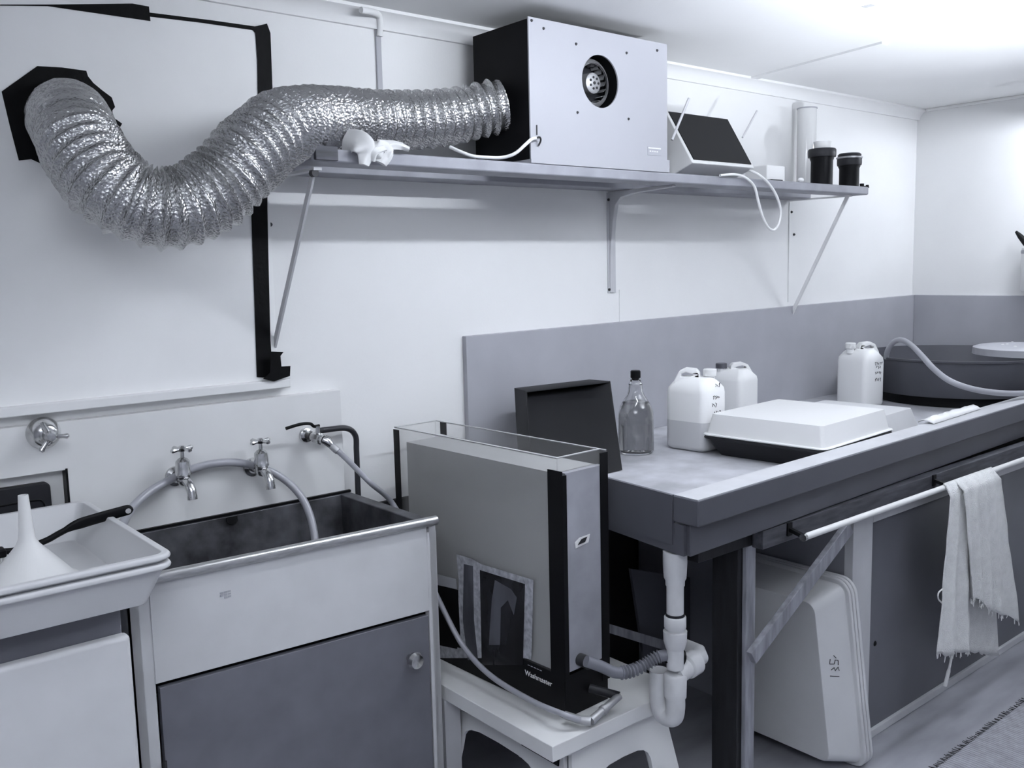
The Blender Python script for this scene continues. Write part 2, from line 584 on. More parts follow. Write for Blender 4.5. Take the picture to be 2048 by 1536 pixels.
# ================================================================== SHELF
SF, SZ0, SZ1 = -0.34, 1.805, 1.838
sh = thing('wall_shelf', (2.37, -0.17, SZ0), 'long grey two-plank wall shelf on brackets carrying the fan box', 'shelf')
MB().box(1.10, 3.655, SF, -0.242, SZ0, SZ1).build('front_plank', M_SHELF, sh, bevel=0.006)
MB().box(1.17, 3.585, -0.114, -0.002, SZ0, SZ1).build('rear_plank', M_SHELF, sh, bevel=0.003)
zb = SZ0 - 0.013
br = thing('shelf_bracket', (1.125, 0, 1.33), 'thin metal shelf bracket with long slanting strut at the left end', 'bracket', 'shelf brackets')
MB().box(1.112, 1.134, -0.325, 0, zb - 0.006, zb + 0.001).build('arm', M_CUPF, br)
MB().beam((1.118, -0.315, zb - 0.004), (1.135, -0.004, 1.335), 0.017, 0.006, V((1, 0, 0))).build('strut', M_CUPF, br)
MB().cyl((1.118, -0.322, zb - 0.012), (1.118, -0.306, zb - 0.012), 0.010, n=10).build('bolt', M_DKMET, br)

br = thing('shelf_bracket', (2.475, 0, 1.44), 'pressed white steel shelf bracket under the right side of the fan box', 'bracket', 'shelf brackets')
prof = [(0, 1.44), (-0.006, 1.44), (-0.012, 1.60), (-0.022, 1.70), (-0.034, 1.755), (-0.06, 1.78), (-0.12, 1.79), (-0.30, 1.797), (-0.30, SZ0), (0, SZ0)]
MB().prism([(2.463, y, z) for y, z in prof], (0.020, 0, 0)).build('bracket_plate', M_CUPF, br, bevel=0.003)
MB().box(2.455, 2.495, -0.004, 0, 1.44, 1.80).build('wall_flange', M_CUPF, br)
for z in (1.775, 1.452):
    MB().cyl((2.459, -0.004, z), (2.459, -0.008, z), 0.005, n=10).build('screw_head', M_DKMET, br)

br = thing('shelf_bracket', (3.60, 0, 1.29), 'white strap shelf bracket at the right end below the black tanks', 'bracket', 'shelf brackets')
MB().box(3.572, 3.594, -0.30, -0.0, SZ0 - 0.006, SZ0).build('arm', M_TRIM, br)
MB().beam((3.585, -0.285, SZ0 - 0.004), (3.605, -0.004, 1.29), 0.016, 0.005, V((1, 0, 0))).build('strut', M_TRIM, br)

for (px, py, lab) in ((1583, 424, 'upper dark screw in the wall under the right shelf end'), (1588, 469, 'lower dark screw in the wall under the right shelf end'), (541, 449, 'dark screw beside the long black tape under the shelf')):
    p = U(px, py, y=-0.002)
    tag(MB().lathe([(0.0, -0.006), (0.004, -0.005), (0.006, -0.0), (0.004, 0.004)], p, V((0, 1, 0)), 12).build('screw', M_DKMET), lab, 'screw', 'screws in the back wall')

# ================================================================== FAN BOX
BX0, BX1, BY1 = 1.80, 2.392, -0.080
BT = 2.243
fb = thing('fan_box', (2.1, -0.2, SZ1), 'white fronted black extractor fan box with round opening on the shelf', 'fan')
hc = U(1201, 163, y=SF)
HR = 0.078
circ = [V((hc.x + HR * math.cos(a), SF, hc.z + HR * math.sin(a))) for a in [2 * PI * k / 48 for k in range(48)]]
fp = MB().holed([(BX0, SF, 1.846), (BX1, SF, 1.846), (BX1, SF, BT), (BX0, SF, BT)], circ, (0, 0.005, 0)).build('front_panel', M_FRONT, fb, angle=30)
part(fp, 'white painted front panel')
hs = MB()
y0, y1 = SF + 0.0055, BY1
hs.box(BX0 + 0.002, BX0 + 0.014, y0, y1, 1.850, BT - 0.004)
hs.box(BX1 - 0.012, BX1, y0, y1, 1.850, BT - 0.004)
hs.box(BX0 + 0.014, BX1 - 0.012, y0, y1, BT - 0.016, BT - 0.004)
hs.box(BX0 + 0.014, BX1 - 0.012, y0, y1, 1.850, 1.862)
hs.box(BX0 + 0.014, BX1 - 0.012, y1 - 0.012, y1, 1.862, BT - 0.016)
part(hs.build('housing', M_BLKPAINT, fb), 'black painted box body')
MB().box(BX0 + 0.0, BX1 + 0.010, SF - 0.001, BY1, SZ1, 1.849).build('base_board', M_FRONT, fb)
MB().box(BX1, BX1 + 0.012, SF, SF + 0.03, 1.849, 1.878).build('corner_block', M_FRONT, fb)
# impeller seen through the opening
dk = MB()
dk.lathe([(HR + 0.012, 0.006), (HR + 0.012, 0.13), (HR + 0.010, 0.13), (HR + 0.010, 0.006)], V((hc.x, SF, hc.z)), V((0, 1, 0)), 40, caps=False)
dk.build('inlet_sleeve', M_BLKPAINT, fb)
imp = MB().lathe([(0.0, 0.075), (0.088, 0.075), (0.088, 0.079), (0.0, 0.079)], V((hc.x - 0.0, SF, hc.z)), V((0, 1, 0)), 40).build('impeller', M_DKPL, fb)
vanes = MB()
for k in range(20):
    a = 2 * PI * k / 20
    p = V((hc.x + 0.058 * math.cos(a), SF + 0.058, hc.z + 0.058 * math.sin(a)))
    q = V((hc.x + 0.070 * math.cos(a + 0.2), SF + 0.058, hc.z + 0.070 * math.sin(a + 0.2)))
    vanes.beam(p, q, 0.030, 0.002, V((math.cos(a), 0, math.sin(a))).cross(V((0, 1, 0))))
vanes.build('vane_ring', M_GALV, imp)
rg = MB()
rg.lathe([(0.060, 0.028), (0.072, 0.036), (0.080, 0.055), (0.078, 0.055), (0.070, 0.038), (0.058, 0.031)], V((hc.x, SF, hc.z)), V((0, 1, 0)), 40, caps=False)
part(rg.build('inlet_ring', M_GALV, imp), 'pale metal inlet ring')
hub = MB().lathe([(0.0, 0.026), (0.025, 0.027), (0.031, 0.031), (0.033, 0.075), (0.0, 0.075)], V((hc.x, SF, hc.z)), V((0, 1, 0)), 32).build('motor_hub', M_GALV, imp)
mb = MB()
for k in range(7):
    a = 2 * PI * k / 7
    r = 0.017
    p = V((hc.x + r * math.cos(a), SF + 0.0265, hc.z + r * math.sin(a)))
    mb.cyl(p, p + V((0, -0.0015, 0)), 0.0038, n=10)
mb.cyl(V((hc.x, SF + 0.0265, hc.z)), V((hc.x, SF + 0.0245, hc.z)), 0.005, n=12)
mb.build('vent_hole', M_INK, imp)
for (px, py) in ((1063, 41), (1087, 57), (1152, 88), (1253, 106), (1314, 101), (1155, 225), (1257, 238)):
    p = U(px, py, y=SF)
    MB().lathe([(0.0, -0.004), (0.003, -0.0035), (0.0045, 0.0)], p, V((0, 1, 0)), 10).build('screw_head', M_DKMET, fb)
p, q = U(1295, 293, y=SF), U(1322, 312, y=SF)
lb = MB().box(p.x, q.x, SF - 0.0012, SF, q.z, p.z).build('rating_label', M_GREY, fb)
mb = MB()
for k in range(4):
    x = p.x + 0.008 + k * 0.011
    mb.box(x, x + 0.007, SF - 0.002, SF - 0.0012, q.z + 0.010, p.z - 0.012)
mb.box(p.x + 0.002, q.x - 0.002, SF - 0.002, SF - 0.0012, p.z - 0.006, p.z - 0.002)
mb.build('label_print', M_WPL, lb)
p = U(1073, 260, y=SF)
MB().box(p.x - 0.0015, p.x + 0.0015, SF - 0.003, SF, p.z - 0.014, p.z + 0.014).build('cable_slot', M_DKMET, fb)
p = U(1074, 283, y=SF)
MB().tube(spline([p + V((-0.016, -0.012, 0.006)), p + V((-0.004, -0.016, 0.010)), p + V((0.004, -0.012, 0.002)), p + V((0.003, -0.003, -0.012))], 6), 0.0028, 8).build('cable_hook', M_DKMET, fb)
pts = [U(1076, 276, y=SF - 0.008), U(1064, 278, y=SF - 0.015), U(1050, 290, y=SF - 0.02), U(1030, 307, y=SF - 0.010), U(1005, 315, y=SF + 0.012), U(975, 315, y=SF + 0.030), U(945, 312, y=SF + 0.05), U(920, 303, y=SF + 0.07), U(900, 294, y=SF + 0.10)]
tag(MB().tube(spline(pts, 8), 0.0048, 10).build('power_cable', M_CABLE), 'white power cable curving from the fan box front onto the shelf', 'cable')

# rubber glove draped over the shelf edge
gl = thing('rubber_glove', U(745, 312, y=-0.33), 'limp translucent white rubber glove hanging over the shelf edge', 'glove')
yb = SF - 0.022


def flap(path, widths, th, name):
    secs = []
    P = spline([U(a, b, y=y) for a, b, y in path], 6)
    n = len(P)
    for i, p in enumerate(P):
        t = (P[min(i + 1, n - 1)] - P[max(i - 1, 0)]).normalized()
        sd = t.cross(V((0.25, 1, 0))).normalized()
        nn = sd.cross(t)
        u = i / (n - 1) * (len(widths) - 1)
        j = min(int(u), len(widths) - 2)
        wd = widths[j] + (widths[j + 1] - widths[j]) * (u - j)
        secs.append([p + sd * math.cos(a) * wd + nn * math.sin(a) * th * (1 + 0.4 * math.sin(3 * a + i * .3)) for a in [2 * PI * q / 16 for q in range(16)]])
    return MB().loft(secs).build(name, M_RUB, gl)


flap([(690, 282, -0.30), (715, 284, -0.345), (728, 293, yb - 0.004), (731, 308, yb), (728, 330, yb)], [0.030, 0.032, 0.030, 0.022, 0.013], 0.006, 'cuff')
flap([(735, 288, -0.335), (752, 296, yb - 0.004), (768, 304, yb - 0.002), (760, 326, yb)], [0.012, 0.022, 0.026, 0.018], 0.007, 'palm')
flap([(745, 322, yb - 0.003), (750, 304, yb - 0.010), (775, 294, yb - 0.003), (800, 293, -0.352), (818, 299, yb + 0.003)], [0.008, 0.009, 0.009, 0.009, 0.007], 0.006, 'finger')
flap([(755, 286, -0.33), (785, 287, -0.345), (805, 290, -0.35)], [0.009, 0.008, 0.006], 0.005, 'finger')
flap([(770, 322, yb - 0.002), (778, 306, yb - 0.008), (782, 298, yb - 0.004)], [0.010, 0.009, 0.007], 0.005, 'finger')
# dark wood block at the shelf's left end, under the duct
p0, p1 = U(592, 318, y=SF - 0.012), U(676, 293, y=SF - 0.012)
tag(MB().box(1.105, p1.x, SF - 0.012, SF - 0.0005, SZ0 + 0.003, SZ1 + 0.004).build('timber_block', M_WOODB, bevel=0.002), 'dark stained timber piece fixed to the shelf edge under the duct', 'block')

# ================================================================== SAFELIGHT
sl = thing('safelight', (2.55, -0.25, SZ1), 'white darkroom safelight with dark tilted filter glass beside the fan box', 'lamp')
FBL, FBR = U(1379, 321, y=-0.335), U(1503, 339, y=-0.335)
FTL, FTR = U(1338, 222, y=-0.215), U(1462, 241, y=-0.215)
z0 = (FBL.z + FBR.z) / 2
z1 = (FTL.z + FTR.z) / 2
xl0, xr0, xl1, xr1 = FBL.x, FBR.x, FTL.x, FTR.x
xl, xr = max(BX1 + 0.006, (xl0 + xl1) / 2), (xr0 + xr1) / 2
fr = [V((xl, -0.335, z0)), V((xr, -0.335, z0)), V((xr, -0.215, z1)), V((xl, -0.215, z1))]
up = (fr[3] - fr[0]).normalized()
nrm = V((1, 0, 0)).cross(up).normalized()      # pointing to the front
if nrm.y > 0:
    nrm = -nrm
bk0 = SZ1 + 0.002
back = [V((xl, -0.235, bk0)), V((xr, -0.235, bk0)), V((xr, -0.10, z1 - 0.045)), V((xl, -0.10, z1 - 0.045))]
MB().hexa([back[0], back[1], fr[1], fr[0], back[3], back[2], fr[2], fr[3]]).build('housing', M_WHITE, sl, bevel=0.004)
ex = V((1, 0, 0))
gq = [fr[0] + ex * 0.012 + up * 0.014, fr[1] - ex * 0.012 + up * 0.014, fr[2] - ex * 0.006 - up * 0.002, fr[3] + ex * 0.012 - up * 0.002]
part(MB().prism(gq, nrm * 0.003).build('filter_glass', M_FILTER, sl), 'dark filter glass')
MB().cyl(U(1344, 280, y=-0.335), U(1378, 197, y=-0.335), 0.0045, n=10).build('yoke_rod', M_CUPF, sl)
q0 = U(1485, 275, y=-0.215)
MB().cyl(q0, U(1514, 222, y=-0.215), 0.004, n=10).build('yoke_rod', M_CUPF, sl)
yc = SF - 0.012
pts = [U(1440, 351, y=SF - 0.006), U(1468, 349, y=yc), U(1490, 355, y=yc), U(1508, 372, y=yc), U(1516, 400, y=yc), U(1524, 430, y=yc), U(1536, 454, y=yc), U(1548, 460, y=yc), U(1558, 446, y=yc), U(1561, 420, y=yc), U(1553, 392, y=yc), U(1538, 368, y=yc), U(1518, 350, y=yc), U(1500, 341, y=SF + 0.02), U(1488, 336, y=-0.27)]
tag(MB().tube(spline(pts, 8), 0.0048, 10).build('power_cable', M_CABLE), 'white cable of the safelight hanging in a loop below the shelf', 'cable')

# ================================================================== THINGS AT THE RIGHT END OF THE SHELF
def base_on(px, y, z=SZ1):
    p = U(px, 360, y=y)
    return V((p.x, y, z))


c = base_on(1612, -0.062)
top = U(1612, 216, y=-0.062).z
mc = thing('measuring_cylinder', (c.x, c.y, SZ1), 'tall clear measuring cylinder behind the black tanks on the shelf', 'cylinder')
R = 0.040
MB().lathe([(R, 0), (R, top - SZ1), (R - 0.004, top - SZ1), (R - 0.004, 0.008), (0.0, 0.008)], c, n=32, caps=False).build('tube', M_CYLG, mc)
MB().lathe([(0.0, 0), (R + 0.012, 0), (R + 0.012, 0.006), (R, 0.010), (0, 0.010)], c, n=32).build('foot', M_WPL, mc)
MB().lathe([(R - 0.006, 0.02), (R - 0.006, top - SZ1 - 0.03), (0, top - SZ1 - 0.03)], c, n=32).build('inner_sleeve', M_WPL, mc)
MB().lathe([(R - 0.001, top - SZ1 - 0.004), (R + 0.003, top - SZ1 - 0.004), (R + 0.003, top - SZ1 + 0.001), (R - 0.001, top - SZ1 + 0.001), (R - 0.001, top - SZ1 - 0.004)], c, n=32, caps=False).build('rim', M_GREY, mc)


def dev_tank(px, yy, pyt, r, label, clear):
    c = base_on(px, yy)
    zt = U(px, pyt, y=yy).z - SZ1
    t = thing('developing_tank', c, label, 'tank', 'black developing tanks on the shelf')
    MB().lathe([(0, 0), (r * 0.92, 0), (r * 0.92, zt * 0.55), (r, zt * 0.60), (r, zt * 0.66), (0, zt * 0.66)], c, n=36).build('body', M_BLKPL, t)
    if clear:
        MB().lathe([(0, zt * 0.64), (r * 1.16, zt * 0.64), (r * 1.18, zt * 0.70), (r * 1.18, zt * 0.80), (r * 1.10, zt * 0.83), (0, zt * 0.83)], c, n=36).build('lid', M_DKPL, t)
        part(MB().lathe([(r * 0.66, zt * 0.83), (r * 0.74, zt), (r * 0.71, zt), (r * 0.63, zt * 0.83)], c, n=32, caps=False).build('clear_cap', M_CYLG, t), 'clear plastic cap')
    else:
        MB().lathe([(0, zt * 0.64), (r * 1.10, zt * 0.64), (r * 1.14, zt * 0.70), (r * 1.14, zt * 0.84), (0, zt * 0.84)], c, n=36).build('lid', M_DKPL, t)
        part(MB().lathe([(0, zt * 0.845), (r * 1.19, zt * 0.845), (r * 1.22, zt * 0.89), (r * 1.10, zt * 0.90), (0, zt * 0.90)], c, n=36).build('seal_ring', M_GALV, t), 'pale grey seal ring')
        MB().lathe([(0, zt * 0.90), (r * 1.05, zt * 0.90), (r * 1.08, zt * 0.96), (r * 0.95, zt), (0, zt)], c, n=36).build('cap', M_DKPL, t)
    return t


dev_tank(1643, -0.292, 283, 0.046, 'taller black developing tank with wide lid and clear cap', True)
dev_tank(1698, -0.290, 307, 0.043, 'shorter black developing tank with pale ring at the shelf end', False)
c = base_on(1724, -0.29)
mb = MB().lathe([(0, 0), (0.009, 0), (0.009, 0.018), (0, 0.018)], c, n=12)
mb.lathe([(0, 0), (0.008, 0), (0.006, 0.013), (0, 0.013)], c + V((0.022, -0.012, 0)), n=12)
mb.box(c.x, c.x + 0.02, c.y - 0.01, c.y, SZ1, SZ1 + 0.008)
tag(mb.build('reel_clip', M_BLKPL), 'tiny black plastic clip at the very end of the shelf', 'clip')
c = base_on(1602, -0.325)
tag(MB().ball(c + V((0, 0, 0.009)), 0.009, (2.0, 1, 1)).build('cotton_wad', M_WPL), 'small white wad lying left of the taller black tank', 'wad')
c = base_on(1546, -0.30)
tag(MB().box(c.x - 0.035, c.x + 0.035, -0.32, -0.27, SZ1, SZ1 + 0.006).build('film_clip_strip', M_BLKPL, bevel=0.002), 'thin flat black strip on the shelf between cable and cylinder', 'strip')
p0, p1 = U(1529, 363, y=-0.25), U(1566, 333, y=-0.25)
tag(MB().box(p0.x, p1.x, -0.26, -0.16, SZ1, p1.z).build('white_carton', M_WPL, bevel=0.004), 'small white carton between the safelight and the clear cylinder', 'carton')

# ================================================================== SINK PANEL, TAPS
PY = -0.030
hx0, hx1, hz0, hz1 = 0.16, 0.574, 0.93, 1.083
outer = [(-0.7, 0, 0.86), (1.322, 0, 0.86), (1.322, 0, 1.2), (-0.7, 0, 1.2)]
hole = [(hx0, 0, hz0), (hx1, 0, hz0), (hx1, 0, hz1), (hx0, 0, hz1)]
tag(MB().holed(outer, hole, (0, PY, 0)).build('splash_panel', M_PANEL, bevel=0.002), 'white splash panel with taps on the wall behind the laundry trough', 'panel')
# edge strip and inner trim of the recess
mb = MB().box(hx1 - 0.004, hx1 + 0.001, PY - 0.002, -0.001, hz0, hz1 + 0.004)
tag(mb.build('recess_edge', M_BLKPL), 'dark edge strip of the square recess left of the taps', 'trim')
c = U(40, 990, y=-0.016)
sb = MB()
sec = [(x + c.x - 0.02, z + 1.005) for x, z in rrect(0.17, 0.11, 0.014)]
sb.prism([(x, -0.026, z) for x, z in sec], (0, 0.022, 0))
st = sb.build('soap_tray', M_DKPL, bevel=0.004)
tag(st, 'charcoal plastic tray standing in the square wall recess', 'tray')
st2 = MB().tube(spline([(c.x - 0.09, -0.027, 1.02), (c.x + 0.02, -0.027, 1.022), (c.x + 0.045, -0.027, 1.015), (c.x + 0.05, -0.027, 0.98)], 6), 0.0022, 6).build('moulded_rib', M_BLKPL, st)

# round valve with cross handle
p = U(86, 866, y=PY)
rv = thing('round_valve', p, 'round chrome wall valve with cross handle left of the taps', 'tap')
MB().lathe([(0, 0), (0.038, 0), (0.038, 0.006), (0.034, 0.020), (0.026, 0.034), (0.018, 0.040), (0, 0.041)], p, V((0, -1, 0)), 32).build('dome', M_CHROME, rv)
MB().cyl(p + V((0, -0.040, 0)), p + V((0, -0.072, 0)), 0.012, 0.010, 20).build('spindle', M_CHROME, rv)
h = MB().lathe([(0, 0.056), (0.013, 0.057), (0.014, 0.072), (0.009, 0.079), (0, 0.080)], p, V((0, -1, 0)), 20)
for k in range(3):
    a = math.radians(100 + 120 * k - 105)
    d = V((math.cos(a), 0, math.sin(a)))
    q = p + V((0, -0.066, 0))
    h.tube([q + d * 0.008, q + d * 0.026, q + d * 0.036, q + d * 0.040], [0.006, 0.0055, 0.007, 0.004], 10)
h.build('cross_handle', M_CHROME, rv)


def bib_tap(px, py, label):
    p = U(px, py, y=PY)
    t = thing('bib_tap', p, label, 'tap', 'chrome bib taps over the trough')
    MB().lathe([(0, 0), (0.026, 0), (0.025, 0.007), (0.016, 0.014), (0, 0.014)], p, V((0, -1, 0)), 28).build('flange', M_CHROME, t)
    b = p + V((0, -0.062, 0.0))
    bd = MB()
    bd.tube([p + V((0, -0.01, 0)), p + V((0, -0.03, 0)), b], [0.012, 0.011, 0.014], 18)
    bd.ball(b, 0.017)
    bd.build('valve_body', M_CHROME, t)
    sp = MB()
    sp.tube(spline([b + V((0, 0.004, 0)), b + V((0.002, -0.022, -0.004)), b + V((0.003, -0.038, -0.020)), b + V((0.003, -0.043, -0.044))], 6), [0.012] * 10 + [0.0115] * 6 + [0.0125, 0.0125, 0.0125], 16)
    sp.build('spout', M_CHROME, t)
    bn = MB().lathe([(0.012, -0.004), (0.0175, 0.006), (0.0175, 0.012), (0.0205, 0.014), (0.0205, 0.020), (0.0195, 0.023), (0.0175, 0.048), (0.011, 0.055), (0.005, 0.058), (0.005, 0.078)], b, V((0, 0, 1)), 24)
    bn.build('bonnet', M_CHROME, t)
    hd = MB().lathe([(0, 0.074), (0.010, 0.074), (0.012, 0.081), (0.006, 0.088), (0, 0.089)], b, V((0, 0, 1)), 16)
    for k in range(4):
        a = math.radians(20 + 90 * k)
        d = V((math.cos(a), math.sin(a), 0))
        q = b + V((0, 0, 0.079))
        hd.tube([q + d * 0.004, q + d * 0.016, q + d * 0.028, q + d * 0.033], [0.0045, 0.0045, 0.0065, 0.004], 8)
    hd.build('handle', M_CHROME, t)
    return t


bib_tap(350, 952, 'chrome bib tap on the left over the trough with hose behind')
bib_tap(504, 934, 'chrome bib tap over the trough nearer the lever valve')

# lever ball valve
p = U(612, 870, y=PY)
bv = thing('ball_valve', p, 'brass ball valve with black lever at the panel right edge', 'valve')
MB().lathe([(0, 0), (0.022, 0), (0.020, 0.007), (0.011, 0.012), (0, 0.012)], p, V((0, -1, 0)), 24).build('flange', M_CHROME, bv)
e = p + V((-0.002, -0.040, 0.002))
f2 = p + V((0.014, -0.078, -0.006))
bd = MB().tube([p + V((0, -0.008, 0)), p + V((0, -0.030, 0)), e], 0.011, 14)
bd.build('inlet_elbow', M_DKMET, bv)
MB().tube([e, e.lerp(f2, 0.2), e.lerp(f2, 0.25), e.lerp(f2, 0.75), e.lerp(f2, 0.8), f2], [0.012, 0.012, 0.017, 0.017, 0.013, 0.013], 8).build('valve_body', M_CHROME, bv)
MB().cyl(e.lerp(f2, 0.5), e.lerp(f2, 0.5) + V((0, 0, 0.034)), 0.007, n=12).build('stem', M_CHROME, bv)
s0 = e.lerp(f2, 0.5) + V((0, 0, 0.034))
lv = MB().tube(spline([s0 + V((0.006, 0, 0.0)), s0 + V((-0.010, 0, 0.000)), s0 + V((-0.022, 0.0, 0.009)), s0 + V((-0.050, 0.002, 0.011)), s0 + V((-0.092, 0.006, 0.004))], 6), 0.0045, 10).build('lever', M_BLKPL, bv)
part(lv, 'black coated lever')
MB().tube([f2, f2 + V((0.006, -0.008, -0.004)), f2 + V((0.014, -0.014, -0.016))], [0.014, 0.014, 0.010], 10).build('hose_nut', M_CHROME, bv)

# black hose behind the valve dropping beside the trough
hs0 = f2 + V((0.004, 0.028, 0.012))
pts = [e + V((0.016, 0, 0.012)), hs0 + V((0.020, 0, 0.010)), V((1.318, -0.060, 1.092)), V((1.352, -0.050, 1.065)), V((1.357, -0.044, 1.02)), V((1.358, -0.042, 0.96)), V((1.358, -0.042, 0.86)), V((1.36, -0.05, 0.70))]
tag(MB().tube(spline(pts, 8), 0.0085, 12).build('black_hose', M_HOSEB), 'black hose curving from the lever valve down beside the trough', 'hose')
# washer supply hose: valve -> beside the trough -> along the washer base
n0 = f2 + V((0.014, -0.014, -0.016))
sup = thing('supply_hose', n0, 'cloudy grey hose from the lever valve down to the print washer inlet', 'hose')
pts = [n0, U(690, 915, y=-0.16), U(740, 965, y=-0.26), U(783, 1004, x=1.385), U(822, 1075, x=1.395), U(852, 1145, x=1.41), U(880, 1205, x=1.425), U(925, 1290, x=1.44), U(980, 1350, x=1.44), U(1060, 1400, x=1.442), U(1125, 1428, x=1.448), U(1160, 1440, z=0.444)]
MB().tube(spline(pts, 10), 0.0075, 12).build('hose_line', M_HOSEC, sup)
MB().tube([n0 + (pts[1] - n0) * 0.02, n0.lerp(pts[1], 0.35), n0.lerp(pts[1], 0.5)], [0.0095, 0.0105, 0.009], 12).build('hose_clamp', M_GALV, sup)
# cloudy hose draped over both taps
pts = [U(238, 1062, y=-0.20), U(262, 1018, y=-0.12), U(300, 983, y=-0.085), U(345, 957, y=-0.060), U(385, 938, y=-0.058), U(430, 927, y=-0.058), U(480, 926, y=-0.058), U(530, 938, y=-0.062), U(570, 960, y=-0.080), U(600, 990, y=-0.11), U(618, 1025, y=-0.14), U(628, 1065, y=-0.17), U(632, 1100, y=-0.19)]
tag(MB().tube(spline(pts, 8), 0.0105, 12).build('cloudy_hose', M_HOSEC), 'cloudy hose draped over both bib taps into the trough', 'hose')

# ================================================================== LAUNDRY TROUGH AND CABINET
ZT = 0.898
A, B = (0.600, -0.400), (1.335, -0.452)
bk = PY - 0.001
plan_o = [A, B, (1.335, bk), (0.600, bk)]
plan_i = [(0.622, -0.388), (1.298, -0.436), (1.298, bk - 0.014), (0.622, bk - 0.014)]
plan_b = [(0.665, -0.350), (1.285, -0.385), (1.285, bk - 0.05), (0.665, bk - 0.05)]
lt = thing('laundry_trough', (0.97, -0.22, 0.56), 'dull metal laundry trough with dark inside set in the white cabinet', 'sink')
mb = MB()
secs = []
for plan, z in ((plan_b, 0.585), (plan_i, ZT - 0.012)):
    cx = sum(p[0] for p in plan) / 4
    secs.append([V((p[0] + (0.004 if p[0] > cx else -0.004), p[1], z - 0.004)) for p in plan])
secs.append([V((x, y, ZT - 0.006)) for x, y in plan_o])
secs.append([V((x, y, ZT)) for x, y in plan_o])
secs.append([V((x, y, ZT)) for x, y in plan_i])
secs.append([V((x, y, 0.588)) for x, y in plan_b])
mb.loft(secs)
mb.build('basin', M_TROUGH, lt, bevel=0.004)
d = V((B[0] - A[0], B[1] - A[1], 0)).normalized()
MB().tube([V((A[0], A[1] - 0.006, ZT - 0.004)), V((B[0] + 0.010, B[1] - 0.006, ZT - 0.004))], 0.0125, 14).build('front_rim', M_STEEL, lt)
MB().box(0.60, 1.335, bk - 0.010, bk, ZT + 0.0005, ZT + 0.007).build('back_seal', M_BLKPL, lt)
q = U(466, 1040, y=-0.058)
MB().prism([(q.x - 0.016, -0.0502, q.z + 0.008), (q.x + 0.014, -0.0502, q.z + 0.008), (q.x + 0.014, -0.053, q.z - 0.005), (q.x + 0.006, -0.054, q.z - 0.011), (q.x - 0.008, -0.054, q.z - 0.011), (q.x - 0.016, -0.053, q.z - 0.004)], (0, -0.004, 0)).build('overflow_slot', M_BLKPL, lt)
# standing water in the trough
tag(MB().prism([(0.662, -0.353, 0.64), (1.287, -0.389, 0.64), (1.287, -0.083, 0.64), (0.662, -0.083, 0.64)], (0, 0, 0.001)).build('trough_water', mat('trough water', 0.10, 0.12, spec=0.6)), 'shallow dark water standing in the bottom of the trough', 'water')

tc = thing('trough_cabinet', (0.97, -0.22, 0), 'white cabinet with grey door under the laundry trough', 'cabinet')


def fy(x):
    return A[1] + (x - A[0]) * (B[1] - A[1]) / (B[0] - A[0])


def slab(x0, x1, z0, z1, back, front):
    return MB().hexa([(x0, fy(x0) + front, z0), (x1, fy(x1) + front, z0), (x1, fy(x1) + back, z0), (x0, fy(x0) + back, z0), (x0, fy(x0) + front, z1), (x1, fy(x1) + front, z1), (x1, fy(x1) + back, z1), (x0, fy(x0) + back, z1)])


cb = MB()
cb.hexa([(0.585, fy(.585), 0), (0.603, fy(.603), 0), (0.603, bk, 0), (0.585, bk, 0), (0.585, fy(.585), ZT - 0.02), (0.603, fy(.603), ZT - 0.02), (0.603, bk, ZT - 0.02), (0.585, bk, ZT - 0.02)])
cb.hexa([(1.327, fy(1.327), 0), (1.345, fy(1.345), 0), (1.345, bk, 0), (1.327, bk, 0), (1.327, fy(1.327), ZT - 0.02), (1.345, fy(1.345), ZT - 0.02), (1.345, bk, ZT - 0.02), (1.327, bk, ZT - 0.02)])
cb2 = MB()
cb2.add(cb.v[8:], [(0, 3, 2, 1), (4, 5, 6, 7), (0, 1, 5, 4), (1, 2, 6, 5), (2, 3, 7, 6), (3, 0, 4, 7)])
cb.v, cb.f = cb.v[:8], cb.f[:6]
cb.build('side_panel', M_CABW, tc)
cb2.build('side_panel', M_CABW, tc)
slab(0.585, 0.626, 0.0, 0.885, 0.02, 0.0).build('stile', M_CABW, tc)
slab(1.318, 1.346, 0.0, 0.865, 0.02, 0.0).build('stile', M_CABW, tc)
fz = 0.655
slab(0.626, 1.318, fz, 0.886, 0.016, -0.002).build('fascia', M_CABW, tc, bevel=0.0015)
dr = slab(0.634, 1.314, 0.03, fz - 0.012, 0.016, -0.001).build('door', M_DOORG, tc, bevel=0.0015)
part(dr, 'dark grey cabinet door')
slab(0.626, 1.318, fz - 0.03, fz, 0.03, 0.018).build('door_shadow_gap', M_BLKPL, tc)
q = U(822, 1317, y=-0.455)
kb = V((q.x, fy(q.x), q.z))
MB().lathe([(0, 0), (0.010, 0), (0.009, 0.012), (0.020, 0.020), (0.023, 0.030), (0.018, 0.040), (0, 0.043)], kb, V((0, -1, 0)), 24).build('knob', M_CHROME, dr)
MB().cyl((0.632, fy(.632) - 0.004, 0.40), (0.632, fy(.632) - 0.004, 0.475), 0.005, n=10).build('hinge', M_DKMET, dr)
q = U(452, 1190, y=-0.42)
mb = MB()
for k in range(3):
    for r in range(3):
        if (k, r) != (0, 0):
            mb.box(q.x - 0.012 + k * 0.009, q.x - 0.005 + k * 0.009, fy(q.x) - 0.0035, fy(q.x) - 0.002, q.z - 0.008 + r * 0.006, q.z - 0.0045 + r * 0.006)
mb.build('faded_stamp', M_INKF, tc)

